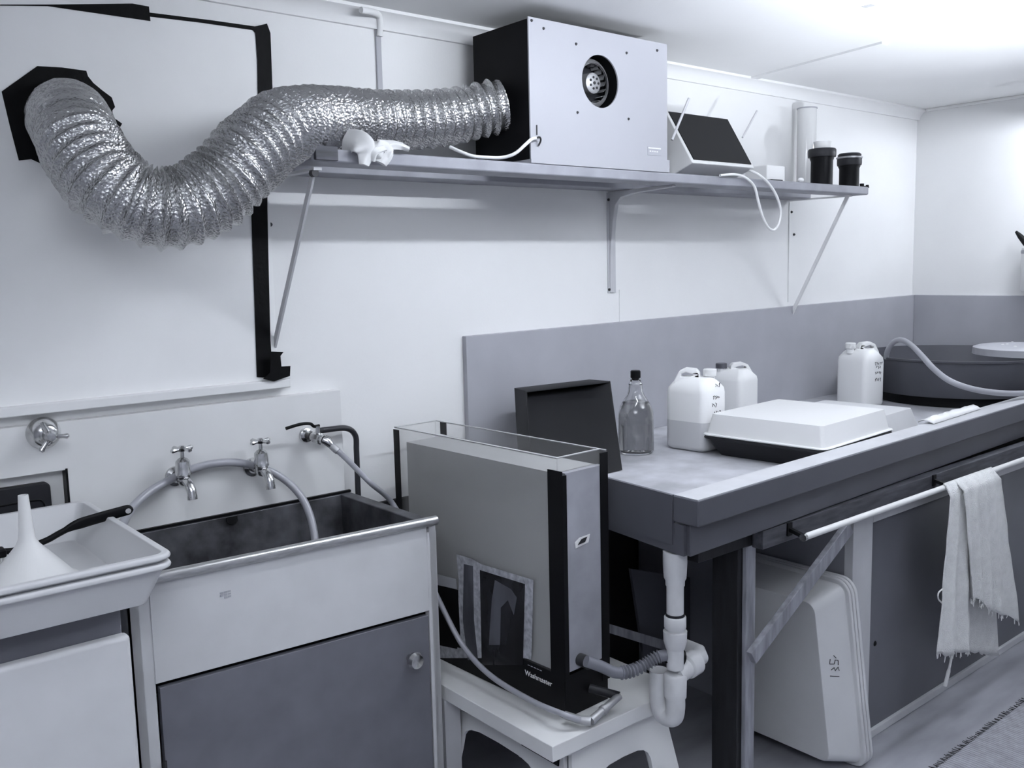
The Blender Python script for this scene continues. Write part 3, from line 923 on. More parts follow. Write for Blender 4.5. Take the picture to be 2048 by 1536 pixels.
# ================================================================== TRAYS, FUNNEL, BRUSH AT LEFT
def tray_mb(wb, db, wt, dt, h, lip=0.012, th=0.003, r=0.02, lh=0.010):
    """open tray, bottom centre at the origin"""
    def ring(w_, d_, z, rr):
        return [V((x, y, z)) for x, y in rrect(w_, d_, rr)]
    return MB().loft([ring(wb, db, 0, r), ring(wt, dt, h - lh, r), ring(wt + 2 * lip - 0.004, dt + 2 * lip - 0.004, h - lh, r + lip), ring(wt + 2 * lip, dt + 2 * lip, h - lh + 0.003, r + lip),
                      ring(wt + 2 * lip, dt + 2 * lip, h - 0.004, r + lip), ring(wt + 2 * lip - 0.006, dt + 2 * lip - 0.006, h, r + lip), ring(wt - 2 * th, dt - 2 * th, h, r), ring(wb - 2 * th, db - 2 * th, th, r)])


ZL = 0.905            # top of the low cabinet
fr_r = U(341, 1108, z=1.008)
bk_r = U(181, 998, z=1.008)
ty0, ty1 = fr_r.y, min(bk_r.y, PY - 0.006)
tx1 = (fr_r.x + bk_r.x) / 2
tw = 0.50
td = ty1 - ty0
tcx, tcy = tx1 - tw / 2, (ty0 + ty1) / 2
for zz, lab in ((ZL + 0.001, 'lower white developing tray of the nested pair on the low cabinet'), (ZL + 0.019, 'upper white developing tray of the nested pair holding funnel and brush')):
    t = tray_mb(tw - 0.085, td - 0.085, tw - 0.026, td - 0.026, 0.085, 0.013, r=0.018, lh=0.012)
    t.xf(Matrix.Translation((tcx, tcy, zz)))
    tag(t.build('developing_tray', M_TRAYW, bevel=0.002), lab, 'tray', 'white trays nested on the low cabinet')
ZF = ZL + 0.023       # floor of the upper tray
p = U(62, 1166, z=ZF)
fn = thing('funnel', (p.x, p.y, ZF), 'white plastic funnel standing upside down in the upper tray', 'funnel')
ht = U(47, 990, y=p.y).z - ZF
hz = U(60, 1082, y=p.y).z - ZF
MB().lathe([(0.086, 0), (0.088, 0), (0.088, 0.006), (0.084, 0.008), (0.022, hz - 0.006), (0.0165, hz + 0.006), (0.0145, hz + 0.02), (0.0095, ht), (0.0075, ht), (0.012, hz), (0.08, 0.006)], p, n=40, caps=False).build('cone', M_WPL, fn)
MB().lathe([(0.0875, 0.0), (0.0915, 0.0), (0.0915, 0.005), (0.0875, 0.005), (0.0875, 0.0)], p, n=40, caps=False).build('rim', M_WPL, fn)
bp = [U(a_, b_, y=c_) for a_, b_, c_ in ((-20, 1104, -0.24), (36, 1100, -0.24), (88, 1083, -0.245), (120, 1066, -0.25), (152, 1050, -0.255), (200, 1035, -0.26), (240, 1024, -0.265), (266, 1017, -0.27))]
br = thing('dish_brush', bp[3], 'black handled brush lying across the tray rim behind the funnel', 'brush')
P = spline(bp, 8)
n = len(P)
secs = []
for i, q in enumerate(P):
    u = i / (n - 1)
    wd = 0.007 if u < 0.48 else (0.007 + (u - 0.48) / 0.12 * 0.006 if u < 0.6 else 0.013)
    if u > 0.93:
        wd = 0.013 * math.sqrt(max(0.05, 1 - ((u - 0.93) / 0.07) ** 2))
    t = (P[min(i + 1, n - 1)] - P[max(i - 1, 0)]).normalized()
    e1 = t.cross(V((0.3, 0.8, 0.2))).normalized()
    e2 = t.cross(e1)
    secs.append([q + e1 * math.cos(a) * wd + e2 * math.sin(a) * 0.006 for a in [2 * PI * k / 12 for k in range(12)]])
MB().loft(secs).build('handle', M_BLKPL, br)
hp = P[-4]
MB().lathe([(0, -0.0075), (0.006, -0.0075), (0.006, 0.0075), (0, 0.0075)], hp, V((0.3, 0.8, 0.2)), 12).build('hanging_hole', M_TRAYW, br)
hd = bp[0] + V((0, 0, -0.004))
MB().box(hd.x - 0.05, hd.x + 0.028, hd.y - 0.018, hd.y + 0.018, hd.z - 0.010, hd.z + 0.008).build('brush_head', M_BLKPL, br, bevel=0.004)
mb = MB()
for i in range(11):
    for j in range(4):
        q = V((hd.x - 0.046 + i * 0.007, hd.y - 0.014 + j * 0.009, hd.z - 0.008))
        mb.cyl(q, q + V((random.uniform(-.006, .006), random.uniform(-.004, .004), -0.030)), 0.0018, 0.0012, 5)
mb.build('bristles', M_BRIST, br)

# low cabinet under the trays
lc = thing('low_cabinet', (0.2, -0.29, 0), 'pale cabinet with rounded door under the white trays', 'cabinet')
MB().box(-0.25, 0.528, -0.535, -0.035, 0.0, ZL).build('carcass', mat('cabinet mid grey', 0.16, 0.5, var=0.08, vscale=9), lc, bevel=0.004)
dz = U(255, 1268, y=-0.56).z
MB().box(-0.24, 0.534, -0.568, -0.536, 0.04, dz).build('door', M_CABW, lc, bevel=0.010, segs=3)

# ================================================================== PRINT WASHER ON ITS STOOL
ZS = 0.42
bd = [U(1105, 1494, z=ZS), U(1368, 1376, z=ZS)]
bx0, bx1, by0, by1 = 1.375, bd[1].x, bd[0].y - 0.0, -0.20
tag(MB().box(bx0 - 0.0, bx1, by0, by1, ZS - 0.040, ZS).build('white_board', mat('board laminate', 0.74, 0.4, var=0.05, vscale=6), bevel=0.002), 'thick white board on the plastic stool carrying the print washer', 'board')
sc = V(((bx0 + bx1) / 2 + 0.03, (by0 + by1) / 2 - 0.04, 0))
stl = thing('plastic_stool', sc, 'pale plastic step stool with arched sides under the white board', 'stool')
zt = ZS - 0.041
MB().box(sc.x - 0.185, sc.x + 0.185, sc.y - 0.26, sc.y + 0.26, zt - 0.03, zt).build('seat', M_WPL, stl, bevel=0.012, segs=3)


def arch_panel(w_top, w_bot, h, aw_top, aw_bot, ah, n=10):
    """outline (x, z) of a splayed stool side with an arched cut-out, top at z=0"""
    pts = [(-w_top / 2, 0), (w_top / 2, 0), (w_bot / 2, -h), (aw_bot / 2, -h)]
    for k in range(n + 1):
        a = PI * k / n
        e = 0.55
        cx = math.copysign(abs(math.cos(a)) ** e, math.cos(a)) * aw_top / 2
        cz = math.sin(a) ** e * 0.08
        pts.append((cx, -ah - 0.08 + cz))
    pts += [(-aw_bot / 2, -h), (-w_bot / 2, -h)]
    return pts


h = zt - 0.02
for sgn in (-1, 1):
    o = arch_panel(0.34, 0.46, h, 0.20, 0.27, 0.07)
    mb = MB()
    mb.prism([V((sc.x + x, sc.y + sgn * (0.245 + 0.06 * (-z / h)), zt - 0.02 + z)) for x, z in o], (0, sgn * 0.012, 0))
    mb.build('side_panel', M_WPL, stl)
    o = arch_panel(0.48, 0.60, h, 0.32, 0.40, 0.07)
    mb = MB()
    mb.prism([V((sc.x + sgn * (0.170 + 0.055 * (-z / h)), sc.y + x, zt - 0.02 + z)) for x, z in o], (sgn * 0.012, 0, 0))
    mb.build('side_panel', M_WPL, stl)
q = V((sc.x - 0.1755, sc.y - 0.16, zt - 0.050))
MB().box(q.x - 0.016, q.x - 0.004, q.y - 0.07, q.y + 0.07, q.z - 0.010, q.z + 0.010).build('grip_slot', M_BLKPL, stl)
tag(MB().box(1.378, 1.43, -0.42, -0.36, 0, ZS - 0.041).build('support_post', M_CUPF), 'grey upright post under the board beside the trough cabinet', 'post')

WN = V((1.489, -0.787, 0))           # near left corner of the washer
T0 = 1.080
wx = V((0.995, 0.10, 0)).normalized()
far = V((1.462, -0.085, 0))
wy = (far - WN).normalized()
wx = V((wy.y, -wy.x, 0))
LW, TW = (far - WN).length, 0.158


def W(u, v, z):
    """u along the thickness, v along the length from the near end"""
    return WN + wx * u + wy * v + V((0, 0, z))


def wbox(mb, u0, u1, v0, v1, z0, z1):
    return mb.hexa([W(u0, v0, z0), W(u1, v0, z0), W(u1, v1, z0), W(u0, v1, z0), W(u0, v0, z1), W(u1, v0, z1), W(u1, v1, z1), W(u0, v1, z1)])


pw = thing('print_washer', W(TW / 2, LW / 2, ZS), 'tall narrow acrylic print washer tank with black base and corner strips', 'tank')
zb0, zb1 = ZS + 0.001, ZS + 0.110
part(wbox(MB(), 0, TW, 0.004, LW, zb0, zb1).build('base', M_BLKPL, pw), 'black plastic base')
g = 0.005
for nm, args in (('long_pane', (0.001, g, 0.02, LW)), ('long_pane', (TW - g, TW - 0.001, 0, LW)), ('end_pane', (g, TW - g, 0.02, 0.02 + g)), ('end_pane', (g, TW - g, LW - g, LW))):
    wbox(MB(), args[0], args[1], args[2], args[3], zb1, T0).build(nm, M_ACRYL, pw)
ed = MB()
for args in ((0.001, g, 0.02, LW), (TW - g, TW - 0.001, 0, LW), (g, TW - g, 0.02, 0.02 + g), (g, TW - g, LW - g, LW)):
    wbox(ed, *args, T0 - 0.0015, T0 + 0.0015)
ed.build('top_edge', M_EDGE, pw)
# cloudy filled body behind the panes, up to the water line
wl = T0 - 0.040
murk = MB()
wbox(murk, g + 0.004, TW - g - 0.002, 0.03, LW - 0.05, zb1 + 0.001, wl)
murk.build('water_filling', M_MURK, pw)
# solid frosted end face and its pale slab
ef = mat('frosted end sheet', 0.34, 0.35, var=0.18, vscale=8)
wbox(MB(), 0.010, TW - 0.014, 0.0, 0.018, zb1 + 0.01, wl + 0.004).build('end_sheet', ef, pw)
for nm, args in (('corner_strip', (-0.002, 0.000, 0.0, 0.050)), ('corner_strip', (-0.002, 0.0, LW - 0.028, LW))):
    part(wbox(MB(), *args, zb1 - 0.01, T0 - (0.006 if args[2] > 0.1 else 0.03)).build(nm, M_BLKPL, pw), 'black corner strip')
part(wbox(MB(), TW - 0.026, TW + 0.001, -0.003, 0.0, zb1 - 0.05, T0 - 0.004).build('corner_strip', M_BLKPL, pw), 'black corner strip')
part(wbox(MB(), -0.002, 0.012, -0.002, 0.0, zb1 - 0.05, wl).build('corner_strip', M_BLKPL, pw), 'black corner strip')
part(wbox(MB(), TW - 0.001, TW + 0.001, LW - 0.05, LW - 0.02, wl, T0 - 0.002).build('corner_strip', M_BLKPL, pw), 'black corner strip')
# torn sticker on the end sheet
q = U(1165, 1083, y=-0.785)
mb = MB()
uu = (q - WN).dot(wx)
zz = q.z
mb.prism([W(uu - 0.026, -0.001, zz - 0.012), W(uu + 0.020, -0.001, zz - 0.006), W(uu + 0.026, -0.001, zz + 0.014), W(uu - 0.012, -0.001, zz + 0.012), W(uu - 0.028, -0.001, zz + 0.004)], -wy * 0.001)
stk = mb.build('torn_sticker', M_WPL, pw)
mb = MB()
mb.prism([W(uu - 0.020, -0.003, zz - 0.004), W(uu + 0.006, -0.003, zz - 0.002), W(uu + 0.014, -0.003, zz + 0.010), W(uu - 0.006, -0.003, zz + 0.008)], -wy * 0.001)
mb.build('sticker_print', M_INK, stk)


# print holders showing through the lower front: clear windows with pale outlines
def face(px, py, off=-0.0005):
    """point on the washer's long face"""
    d_ = RIGHT * ((px - 1024) / FPX) - UP * ((py - 768) / FPX) + FWD
    o_ = WN + wx * off
    t_ = (o_ - CAM).dot(wx) / d_.dot(wx)
    return CAM + d_ * t_


def fpoly(pts, off, th=0.0008):
    return MB().prism([face(a, b, off) for a, b in pts], -wx * th)


part(fpoly([(913, 1108), (945, 1118), (962, 1128), (1067, 1160), (1063, 1318), (1046, 1316), (880, 1316), (876, 1290), (915, 1298), (918, 1160)], -0.0005).build('window_outline', mat('frost outline', 0.40, 0.7, var=0.35, vscale=70), pw), 'pale frosted outline of the window')
part(fpoly([(928, 1128), (946, 1132), (948, 1240), (956, 1320), (936, 1320), (926, 1240)], -0.0015).build('clear_window', mat('dark window strip', 0.10, 0.3, var=0.6, vscale=14, stretch=(1, 1, .3)), pw), 'dark clear window')
part(fpoly([(960, 1140), (1050, 1168), (1046, 1330), (964, 1330)], -0.0015).build('clear_window', mat('dark window', 0.020, 0.25, var=0.9, vscale=11, stretch=(1, 1, .35)), pw), 'dark clear window')
part(fpoly([(870, 1168), (916, 1180), (922, 1296), (880, 1288)], -0.0010).build('clear_window', M_BLKPL, pw), 'dark clear window')
part(fpoly([(990, 1160), (1022, 1178), (1034, 1195), (1028, 1230), (1016, 1200), (1002, 1215), (1000, 1290), (978, 1290), (984, 1200)], -0.0022).build('print_edge', mat('print edge', 0.09, 0.4, var=0.5, vscale=16, stretch=(1, 1, .3)), pw), 'dim grey print edge inside the tank')
part(fpoly([(866, 1146), (912, 1158), (914, 1178), (866, 1168)], -0.0024).build('print_edge', mat('pale print edge', 0.45, 0.5), pw), 'pale print edge inside the tank')
# maker's lettering on the base
lo, lo2 = face(1050, 1349, -0.001), face(1104, 1372, -0.001)
ld2 = lo2 - lo
writing('Washmaster', ld2.length, lo, -wy, (0, 0, 1), 'lettering', M_WPL, pw)
strokes([[lo + V((0, 0, 0.030)) - wy * (0.012 + 0.011 * k), lo + V((0, 0, 0.030)) - wy * (0.019 + 0.011 * k)] for k in range(5)], 0.0010, 'faded_print', M_GREY, pw)
# inlet pipe at the foot of the near end
ip = MB()
i0 = W(0.085, 0.0, ZS + 0.055)
ip.tube([i0, U(1238, 1392, z=ZS + 0.045)], 0.011, 12)
ip.build('inlet_pipe', M_DKPL, pw)
i1 = U(1238, 1392, z=ZS + 0.045)
i2 = U(1182, 1442, z=ZS + 0.020)
MB().tube([i1 + V((0, 0, 0.0)), i1.lerp(i2, 0.5), i1.lerp(i2, 0.52), i1.lerp(i2, 0.60), i1.lerp(i2, 0.62), i2], [0.010, 0.010, 0.0125, 0.0125, 0.010, 0.011], 14).build('inlet_elbow', M_GALV, pw)
MB().tube([i2, U(1160, 1440, z=ZS + 0.021), U(1130, 1430, z=ZS + 0.022)], [0.012, 0.0105, 0.010], 14).build('inlet_elbow', M_GALV, pw)
# outlet nozzle and its corrugated hose to the waste pipe
PVX, PVY = 1.727, -0.935
o0 = U(1168, 1322, y=-0.80)
MB().cyl(o0 + V((0, 0.02, 0)), o0 + V((0.0, -0.02, 0)), 0.016, n=18).build('outlet_nut', M_DKMET, pw)
zh = [U(1172, 1322, y=-0.825), U(1200, 1332, y=-0.84), U(1232, 1345, y=-0.86), U(1262, 1342, y=-0.875), U(1292, 1328, y=-0.89), U(1315, 1314, y=-0.905), U(1336, 1310, y=-0.92)]
P = spline(zh, 26)
rr = []
for i in range(len(P)):
    u = i / (len(P) - 1)
    rr.append(0.0145 + (0.0032 * math.sin(2 * PI * u * 26) if 0.38 < u < 0.86 else 0.0))
ch = thing('corrugated_hose', zh[3], 'ribbed grey hose from the print washer to the white waste pipe', 'hose')
MB().tube(P, rr, 20).build('hose_line', M_HOSEG, ch)
MB().cyl(P[-3], U(1364, 1316, y=PVY + 0.0), 0.019, 0.021, 20).build('rubber_cuff', M_BLKPL, ch)

# ================================================================== WASTE PIPE
wp = thing('waste_pipe', (PVX, PVY, 0.36), 'white plastic waste pipe with trap hanging under the bench corner', 'pipe')


def pz(py):
    return U(1364, py, y=PVY).z


ztop = 0.835
MB().lathe([(0.022, ztop - pz(1110)), (0.030, 0.0), (0.030, pz(1122) - ztop), (0.028, pz(1150) - ztop), (0.024, pz(1156) - ztop), (0.024, pz(1165) - ztop)][1:], V((PVX, PVY, ztop)), n=24).build('upper_socket', M_PVC, wp)
MB().cyl((PVX, PVY, pz(1160)), (PVX, PVY, pz(1330)), 0.0215, n=24).build('down_pipe', M_PVC, wp)
MB().lathe([(0.0, pz(1250)), (0.0265, pz(1250)), (0.0275, pz(1248)), (0.0275, pz(1228)), (0.0255, pz(1226)), (0, pz(1226))], V((PVX, PVY, 0)), n=24).build('coupling', M_PVC, wp)
part(MB().cyl((PVX, PVY, pz(1225.5)), (PVX, PVY, pz(1221)), 0.024, n=24).build('seal_ring', M_DKPL, wp), 'dark rubber seal ring')
MB().lathe([(0.0, pz(1290)), (0.024, pz(1290)), (0.029, pz(1276)), (0.030, pz(1256)), (0, pz(1254))], V((PVX, PVY, 0)), n=24).build('nut', M_PVC, wp)
MB().lathe([(0.0, pz(1392)), (0.028, pz(1386)), (0.029, pz(1345)), (0.025, pz(1340)), (0, pz(1338))], V((PVX, PVY, 0)), n=24).build('tee', M_PVC, wp)
zt_ = pz(1338)
hx = U(1440, 1325, y=PVY + 0.03).x
MB().tube([(PVX, PVY, zt_ - 0.01), (PVX + 0.045, PVY + 0.004, zt_ - 0.004), (PVX + 0.05, PVY + 0.005, zt_ - 0.003), (PVX + 0.085, PVY + 0.006, zt_)], [0.026, 0.026, 0.032, 0.032], 22).build('side_nut', M_PVC, wp)
MB().tube([(PVX + 0.08, PVY + 0.006, zt_ + 0.002), (PVX + 0.110, PVY + 0.010, zt_ + 0.004), (PVX + 0.128, PVY + 0.028, zt_ + 0.004), (PVX + 0.132, PVY + 0.12, zt_ + 0.004)], 0.022, 22).build('outlet_pipe', M_PVC, wp)
ub = [V((PVX, PVY, pz(1385))), V((PVX, PVY, pz(1410))), V((PVX - 0.002, PVY + 0.006, pz(1428))), V((PVX - 0.004, PVY + 0.034, pz(1430))), V((PVX - 0.004, PVY + 0.050, pz(1405))), V((PVX - 0.004, PVY + 0.050, pz(1345)))]
MB().tube(spline(ub, 7), 0.0245, 22).build('trap_bend', M_PVC, wp)

# ================================================================== BENCH SINK
SB = 0.984
P1, P2 = (1.787, -0.022), (1.698, -1.030)
XE = XR - 0.002
FYR = -0.922


def fr_y(x):
    return P2[1] + (x - P2[0]) * (FYR - P2[1]) / (XE - P2[0])


bs = thing('bench_sink', (3.2, -0.5, 0.84), 'long grey darkroom bench sink with pale front ledge and wet floor', 'sink')


def bslab(x0a, x0b, x1, ya0, ya1, yb0, yb1, z0, z1):
    """x0a at the front, x0b at the back; front edge ya0..ya1 (x0..x1)"""
    return MB().hexa([(x0a, ya0, z0), (x1, ya1, z0), (x1, yb1, z0), (x0b, yb0, z0), (x0a, ya0, z1), (x1, ya1, z1), (x1, yb1, z1), (x0b, yb0, z1)])


lw = 0.080
part(bslab(1.698, 1.700, XE, P2[1], FYR, P2[1] + lw, FYR + lw, SB - 0.066, SB).build('front_ledge', M_FASC, bs, bevel=0.004), 'grey front ledge')
lt_ = bslab(1.7015, 1.7035, XE, P2[1] + 0.003, FYR + 0.003, P2[1] + lw - 0.002, FYR + lw - 0.002, SB - 0.002, SB + 0.0015)
part(lt_.build('ledge_top', M_LEDGE, bs), 'pale wet ledge top')
bslab(1.706, 1.712, XE, P2[1] + 0.030, FYR + 0.030, P2[1] + 0.050, FYR + 0.050, 0.838, SB - 0.066).build('front_apron', M_FASC, bs, bevel=0.004)
MB().hexa([(1.698, P2[1] + lw, 0.86), (1.712, P2[1] + lw, 0.86), (1.800, -0.022, 0.86), (1.786, -0.022, 0.86), (1.698, P2[1] + lw, SB), (1.708, P2[1] + lw, SB), (1.797, -0.022, SB), (1.787, -0.022, SB)]).build('end_wall', M_FASC, bs)
MB().hexa([(1.700, P2[1] + 0.045, 0.838), (1.712, P2[1] + 0.045, 0.838), (1.790, -0.03, 0.862), (1.778, -0.03, 0.862), (1.700, P2[1] + 0.045, SB - 0.07), (1.712, P2[1] + 0.045, SB - 0.07), (1.795, -0.03, SB - 0.07), (1.785, -0.03, SB - 0.07)]).build('end_apron', M_FASC, bs)
SFZ = 0.912
part(bslab(1.712, 1.797, XE, P2[1] + lw, FYR + lw, -0.022, -0.022, SFZ - 0.02, SFZ).build('sink_floor', M_SINKF, bs), 'pale stained sink floor')

# splashbacks
tag(MB().hexa([(1.787, -0.021, SFZ - 0.04), (XR - 0.001, -0.021, SFZ - 0.04), (XR - 0.001, 0, SFZ - 0.04), (1.787, 0, SFZ - 0.04), (1.787, -0.021, 1.325), (XR - 0.001, -0.021, 1.352), (XR - 0.001, 0, 1.352), (1.787, 0, 1.325)]).build('splashback', M_GREY, bevel=0.002), 'long grey splashback board on the back wall behind the bottles', 'splashback')
tag(MB().box(XR - 0.020, XR, -1.6, -0.0215, SFZ - 0.04, 1.352).build('splashback', M_GREY, bevel=0.002), 'grey splashback board on the right wall behind the round tub', 'splashback')

# bearer rail, towel rod
ry = -0.985
zr0, zr1 = 0.785, 0.836
px_l = U(1526, 1075, y=ry).x
tag(MB().box(px_l, XE, ry, ry + 0.035, zr0, zr1).build('bearer_rail', M_WOODB, bevel=0.002), 'dark timber bearer rail under the bench front behind the rod', 'rail')
tag(MB().box(1.80, px_l + 0.02, ry + 0.036, ry + 0.10, 0.79, 0.836).build('bearer_rail', M_WOODD, bevel=0.002), 'short black timber bearer over the dark bench leg', 'rail')
r0, r1 = U(1608, 1077, y=-1.035), U(2048, 917, y=-1.035)
rodz = (r0.z + r1.z) / 2
tr = thing('towel_rod', (2.9, -1.035, rodz), 'white towel rod on dark brackets along the bench front', 'rod')
MB().cyl((r0.x, -1.035, rodz), (4.5, -1.035, rodz), 0.0092, n=16).build('rod', M_WHITE, tr)
MB().cyl((r0.x - 0.006, -1.035, rodz), (r0.x + 0.004, -1.035, rodz), 0.0105, n=16).build('end_cap', M_CHROME, tr)
for px in (1608, 1895):
    x = U(px, 1000, y=-1.035).x if px > 1700 else r0.x
    MB().beam((x + 0.004, -0.986, rodz + 0.012), (x + 0.004, -1.035, rodz), 0.012, 0.010).build('bracket', M_BLKPL, tr)
    MB().box(x - 0.006, x + 0.014, -0.990, -0.985, rodz - 0.006, rodz + 0.030).build('bracket_plate', M_BLKPL, tr)

# ------------------------------------------------------------------ towel
tw_ = thing('towel', (3.3, -1.035, 0.4), 'frayed white cotton towel hanging over the white rod', 'towel')


def cloth(cols, y_off, name, label=None, seed=0, fold=0.010, drape=True, ztop=None):
    """cols: list of (px_top, py_top, px_bot, py_bot); front cloth falling from the rod"""
    nu, nv = 6 * (len(cols) - 1) + 1, 40
    vs, fs = [], []
    for i in range(nu):
        u = i / (nu - 1) * (len(cols) - 1)
        j = min(int(u), len(cols) - 2)
        f = u - j
        cA, cB = cols[j], cols[j + 1]
        xt, yt, xb, yb_ = [a + (b - a) * f for a, b in zip(cA, cB)]
        top = U(xt, yt, y=-1.035)
        bot = U(xb, yb_, y=-1.035)
        for k in range(nv):
            v = k / (nv - 1)
            p = top.lerp(bot, v)
            if v < 0.05:
                zc = rodz + 0.0135 * math.cos(v / 0.05 * PI / 2)
                yy = -1.035 - 0.0135 * math.sin(v / 0.05 * PI / 2)
                p = V((p.x, yy, zc))
            else:
                amp = fold * (0.6 + 0.6 * v)
                yy = -1.035 - 0.0150 - y_off - amp * (0.5 + 0.5 * math.sin(u * PI * 2.0 + seed + 1.2 * v)) + 0.004 * noise.noise(V((p.x * 30, p.z * 12, seed)))
                p = V((p.x + 0.004 * noise.noise(V((p.z * 9, u, seed + 5))), yy, p.z))
            if k == nv - 1:
                p.z += random.uniform(-0.012, 0.010)
            vs.append(p)
    for i in range(nu - 1):
        for k in range(nv - 1):
            a = i * nv + k
            fs.append((a, a + nv, a + nv + 1, a + 1))
    o = MB().add(vs, fs).build(name, M_TOWEL, tw_, solid=0.005, angle=80)
    # frayed threads
    fr_ = MB()
    for i in range(nu):
        p = vs[i * nv + nv - 1]
        for q in range(2):
            fr_.tube([p, p + V((random.uniform(-.008, .008), random.uniform(-.003, .003), random.uniform(-.018, -.006)))], [0.002, 0.001], 5)
    fr_.build('fringe', M_TOWEL, o)
    return o


cloth([(1905, 966, 1917, 1190), (1922, 958, 1935, 1196), (1940, 950, 1955, 1212), (1958, 944, 1972, 1218), (1978, 938, 2008, 1236)], 0.012, 'front_fall', seed=0.4, fold=0.020)
cloth([(1886, 974, 1858, 1306), (1900, 968, 1890, 1300), (1916, 962, 1922, 1300)], 0.004, 'side_fall', seed=2.0, fold=0.014)
# back fall behind the rod
nu, nv = 16, 30
vs, fs = [], []
pA, pB = U(1915, 958, y=-1.03), U(1980, 938, y=-1.03)
pC, pD = U(1925, 1300, y=-1.0), U(1985, 1306, y=-1.0)
for i in range(nu):
    u = i / (nu - 1)
    for k in range(nv):
        v = k / (nv - 1)
        t_, b_ = pA.lerp(pB, u), pC.lerp(pD, u)
        p = t_.lerp(b_, v)
        z = rodz + 0.0135 - v * (rodz + 0.0135 - b_.z)
        yy = -1.035 + 0.0135 * math.sin(min(v / 0.05, 1) * PI / 2)
        vs.append(V((p.x, yy + 0.003 * math.sin(u * 9 + v * 2) * min(1, v * 6) + 0.004 * v, z + (random.uniform(-.01, .008) if k == nv - 1 else 0))))
for i in range(nu - 1):
    for k in range(nv - 1):
        a = i * nv + k
        fs.append((a, a + nv, a + nv + 1, a + 1))
MB().add(vs, fs).build('back_fall', M_TOWEL, tw_, solid=0.004, angle=80)
MB().tube(spline([U(1905, 1300, y=-1.05), U(1900, 1330, y=-1.05), U(1890, 1372, y=-1.04)], 6), [0.004] * 8 + [0.006] * 5, 6).build('loose_thread', M_TOWEL, tw_)
MB().tube(spline([U(1885, 1178, y=-1.06), U(1877, 1186, y=-1.06), U(1877, 1198, y=-1.06), U(1884, 1206, y=-1.06)], 6), 0.0025, 6).build('loose_thread', M_TOWEL, tw_)

# ================================================================== CUPBOARD UNDER THE BENCH
CY = -0.938
xs0, xs1 = U(1703, 1250, y=CY).x, U(1741, 1250, y=CY).x
cu = thing('bench_cupboard', (3.6, -0.5, 0), 'long dark doored cupboard with pale frame under the bench sink', 'cupboard')
ct = 0.786
MB().box(xs0, xs1, CY, CY + 0.03, 0, ct).build('stile', M_CUPF, cu, bevel=0.002)
MB().box(xs1, XE, CY, CY + 0.03, 0.722, ct).build('top_rail', M_CUPF, cu, bevel=0.002)
zr_ = (U(1742, 1480, y=CY).z + U(2048, 1288, y=CY).z) / 2
zq_ = (U(1742, 1460, y=CY).z + U(2048, 1268, y=CY).z) / 2
MB().box(xs1, XE, CY - 0.001, CY + 0.03, max(0.001, zr_), zq_).build('bottom_rail', M_CUPF, cu, bevel=0.002)
d1 = 3.24
for a, b in ((xs1, d1), (d1 + 0.002, XE)):
    o = MB().box(a, b, CY + 0.010, CY + 0.026, zq_ - 0.005, 0.725).build('door', M_CUPD, cu)
    part(o, 'dark grey cupboard door')
    if a == xs1:
        q = U(1750, 1287, y=CY + 0.01)
        MB().lathe([(0, -0.004), (0.006, -0.003), (0.009, 0.0)], q, V((0, 1, 0)), 14).build('finger_hole', M_BLKPL, o)
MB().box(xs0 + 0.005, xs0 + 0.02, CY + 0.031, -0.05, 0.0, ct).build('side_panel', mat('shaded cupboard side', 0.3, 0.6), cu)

# ------------------------------------------------------------------ timber frame
lg0 = U(1476, 1536, z=0.0)
lx1 = U(1510, 1300, y=-0.944).x
bl = thing('timber_post', (lx1 - 0.04, -0.89, 0), 'dark timber bench leg with paler front edge beside the waste pipe', 'leg')
MB().box(lx1 - 0.060, lx1, -0.930, -0.845, 0, 0.788).build('post', M_WOODD, bl, bevel=0.002)
part(MB().box(lx1 - 0.042, lx1, -0.944, -0.9305, 0, 0.787).build('front_batten', M_WOODL, bl, bevel=0.002), 'paler grey front batten')
b0, b1 = U(1508, 1318, y=-0.985), U(1704, 1054, y=-1.003)
bd_ = (b1 - b0).normalized()
bs_ = bd_.cross(V((0, 1, 0))).normalized() * 0.021
bt_ = V((0, 0.018, 0))
tag(MB().hexa([b0 - bs_, b0 + bs_, b0 + bs_ + bt_, b0 - bs_ + bt_, b1 - bs_, b1 + bs_, b1 + bs_ + bt_, b1 - bs_ + bt_]).build('diagonal_brace', M_WOODL, bevel=0.002), 'grey diagonal timber brace between bench leg and cupboard', 'brace')

# ------------------------------------------------------------------ big trays on edge beside the cupboard
TH, TD = 0.548, 0.42
for k in range(3):
    t = tray_mb(TD - 0.06, TH - 0.07, TD, TH, 0.135, 0.014, r=0.03, lh=0.014)
    # tray local z (opening) -> world +x ; local y -> world z ; local x -> world -y
    M_ = Matrix(((0, 0, 1, 0), (-1, 0, 0, 0), (0, 1, 0, 0), (0, 0, 0, 1)))
    sh_ = Matrix.Identity(4)
    sh_[1][2] = 0.13          # leaning: lower corner further forward
    x_r = xs0 - 0.008 - 0.018 * (2 - k)
    t.xf(Matrix.Translation((x_r - 0.135, -0.770, TH / 2 + 0.02)) @ sh_ @ M_)
    zmin = min(p.z for p in t.v)
    t.xf(Matrix.Translation((0, 0, 0.001 - zmin)))
    lab = ['outermost big white tray on edge with handwritten number', 'middle big white tray standing on edge beside the cupboard', 'innermost big white tray on edge against the cupboard side'][k]
    o = t.build('large_tray', M_TRAYW, bevel=0.002)
    tag(o, lab, 'tray', 'big white trays on edge under the bench')
    if k == 0:
        big = o
        bigv = [o.location + v.co for v in o.data.vertices]
fyb = min(p.y for p in bigv)

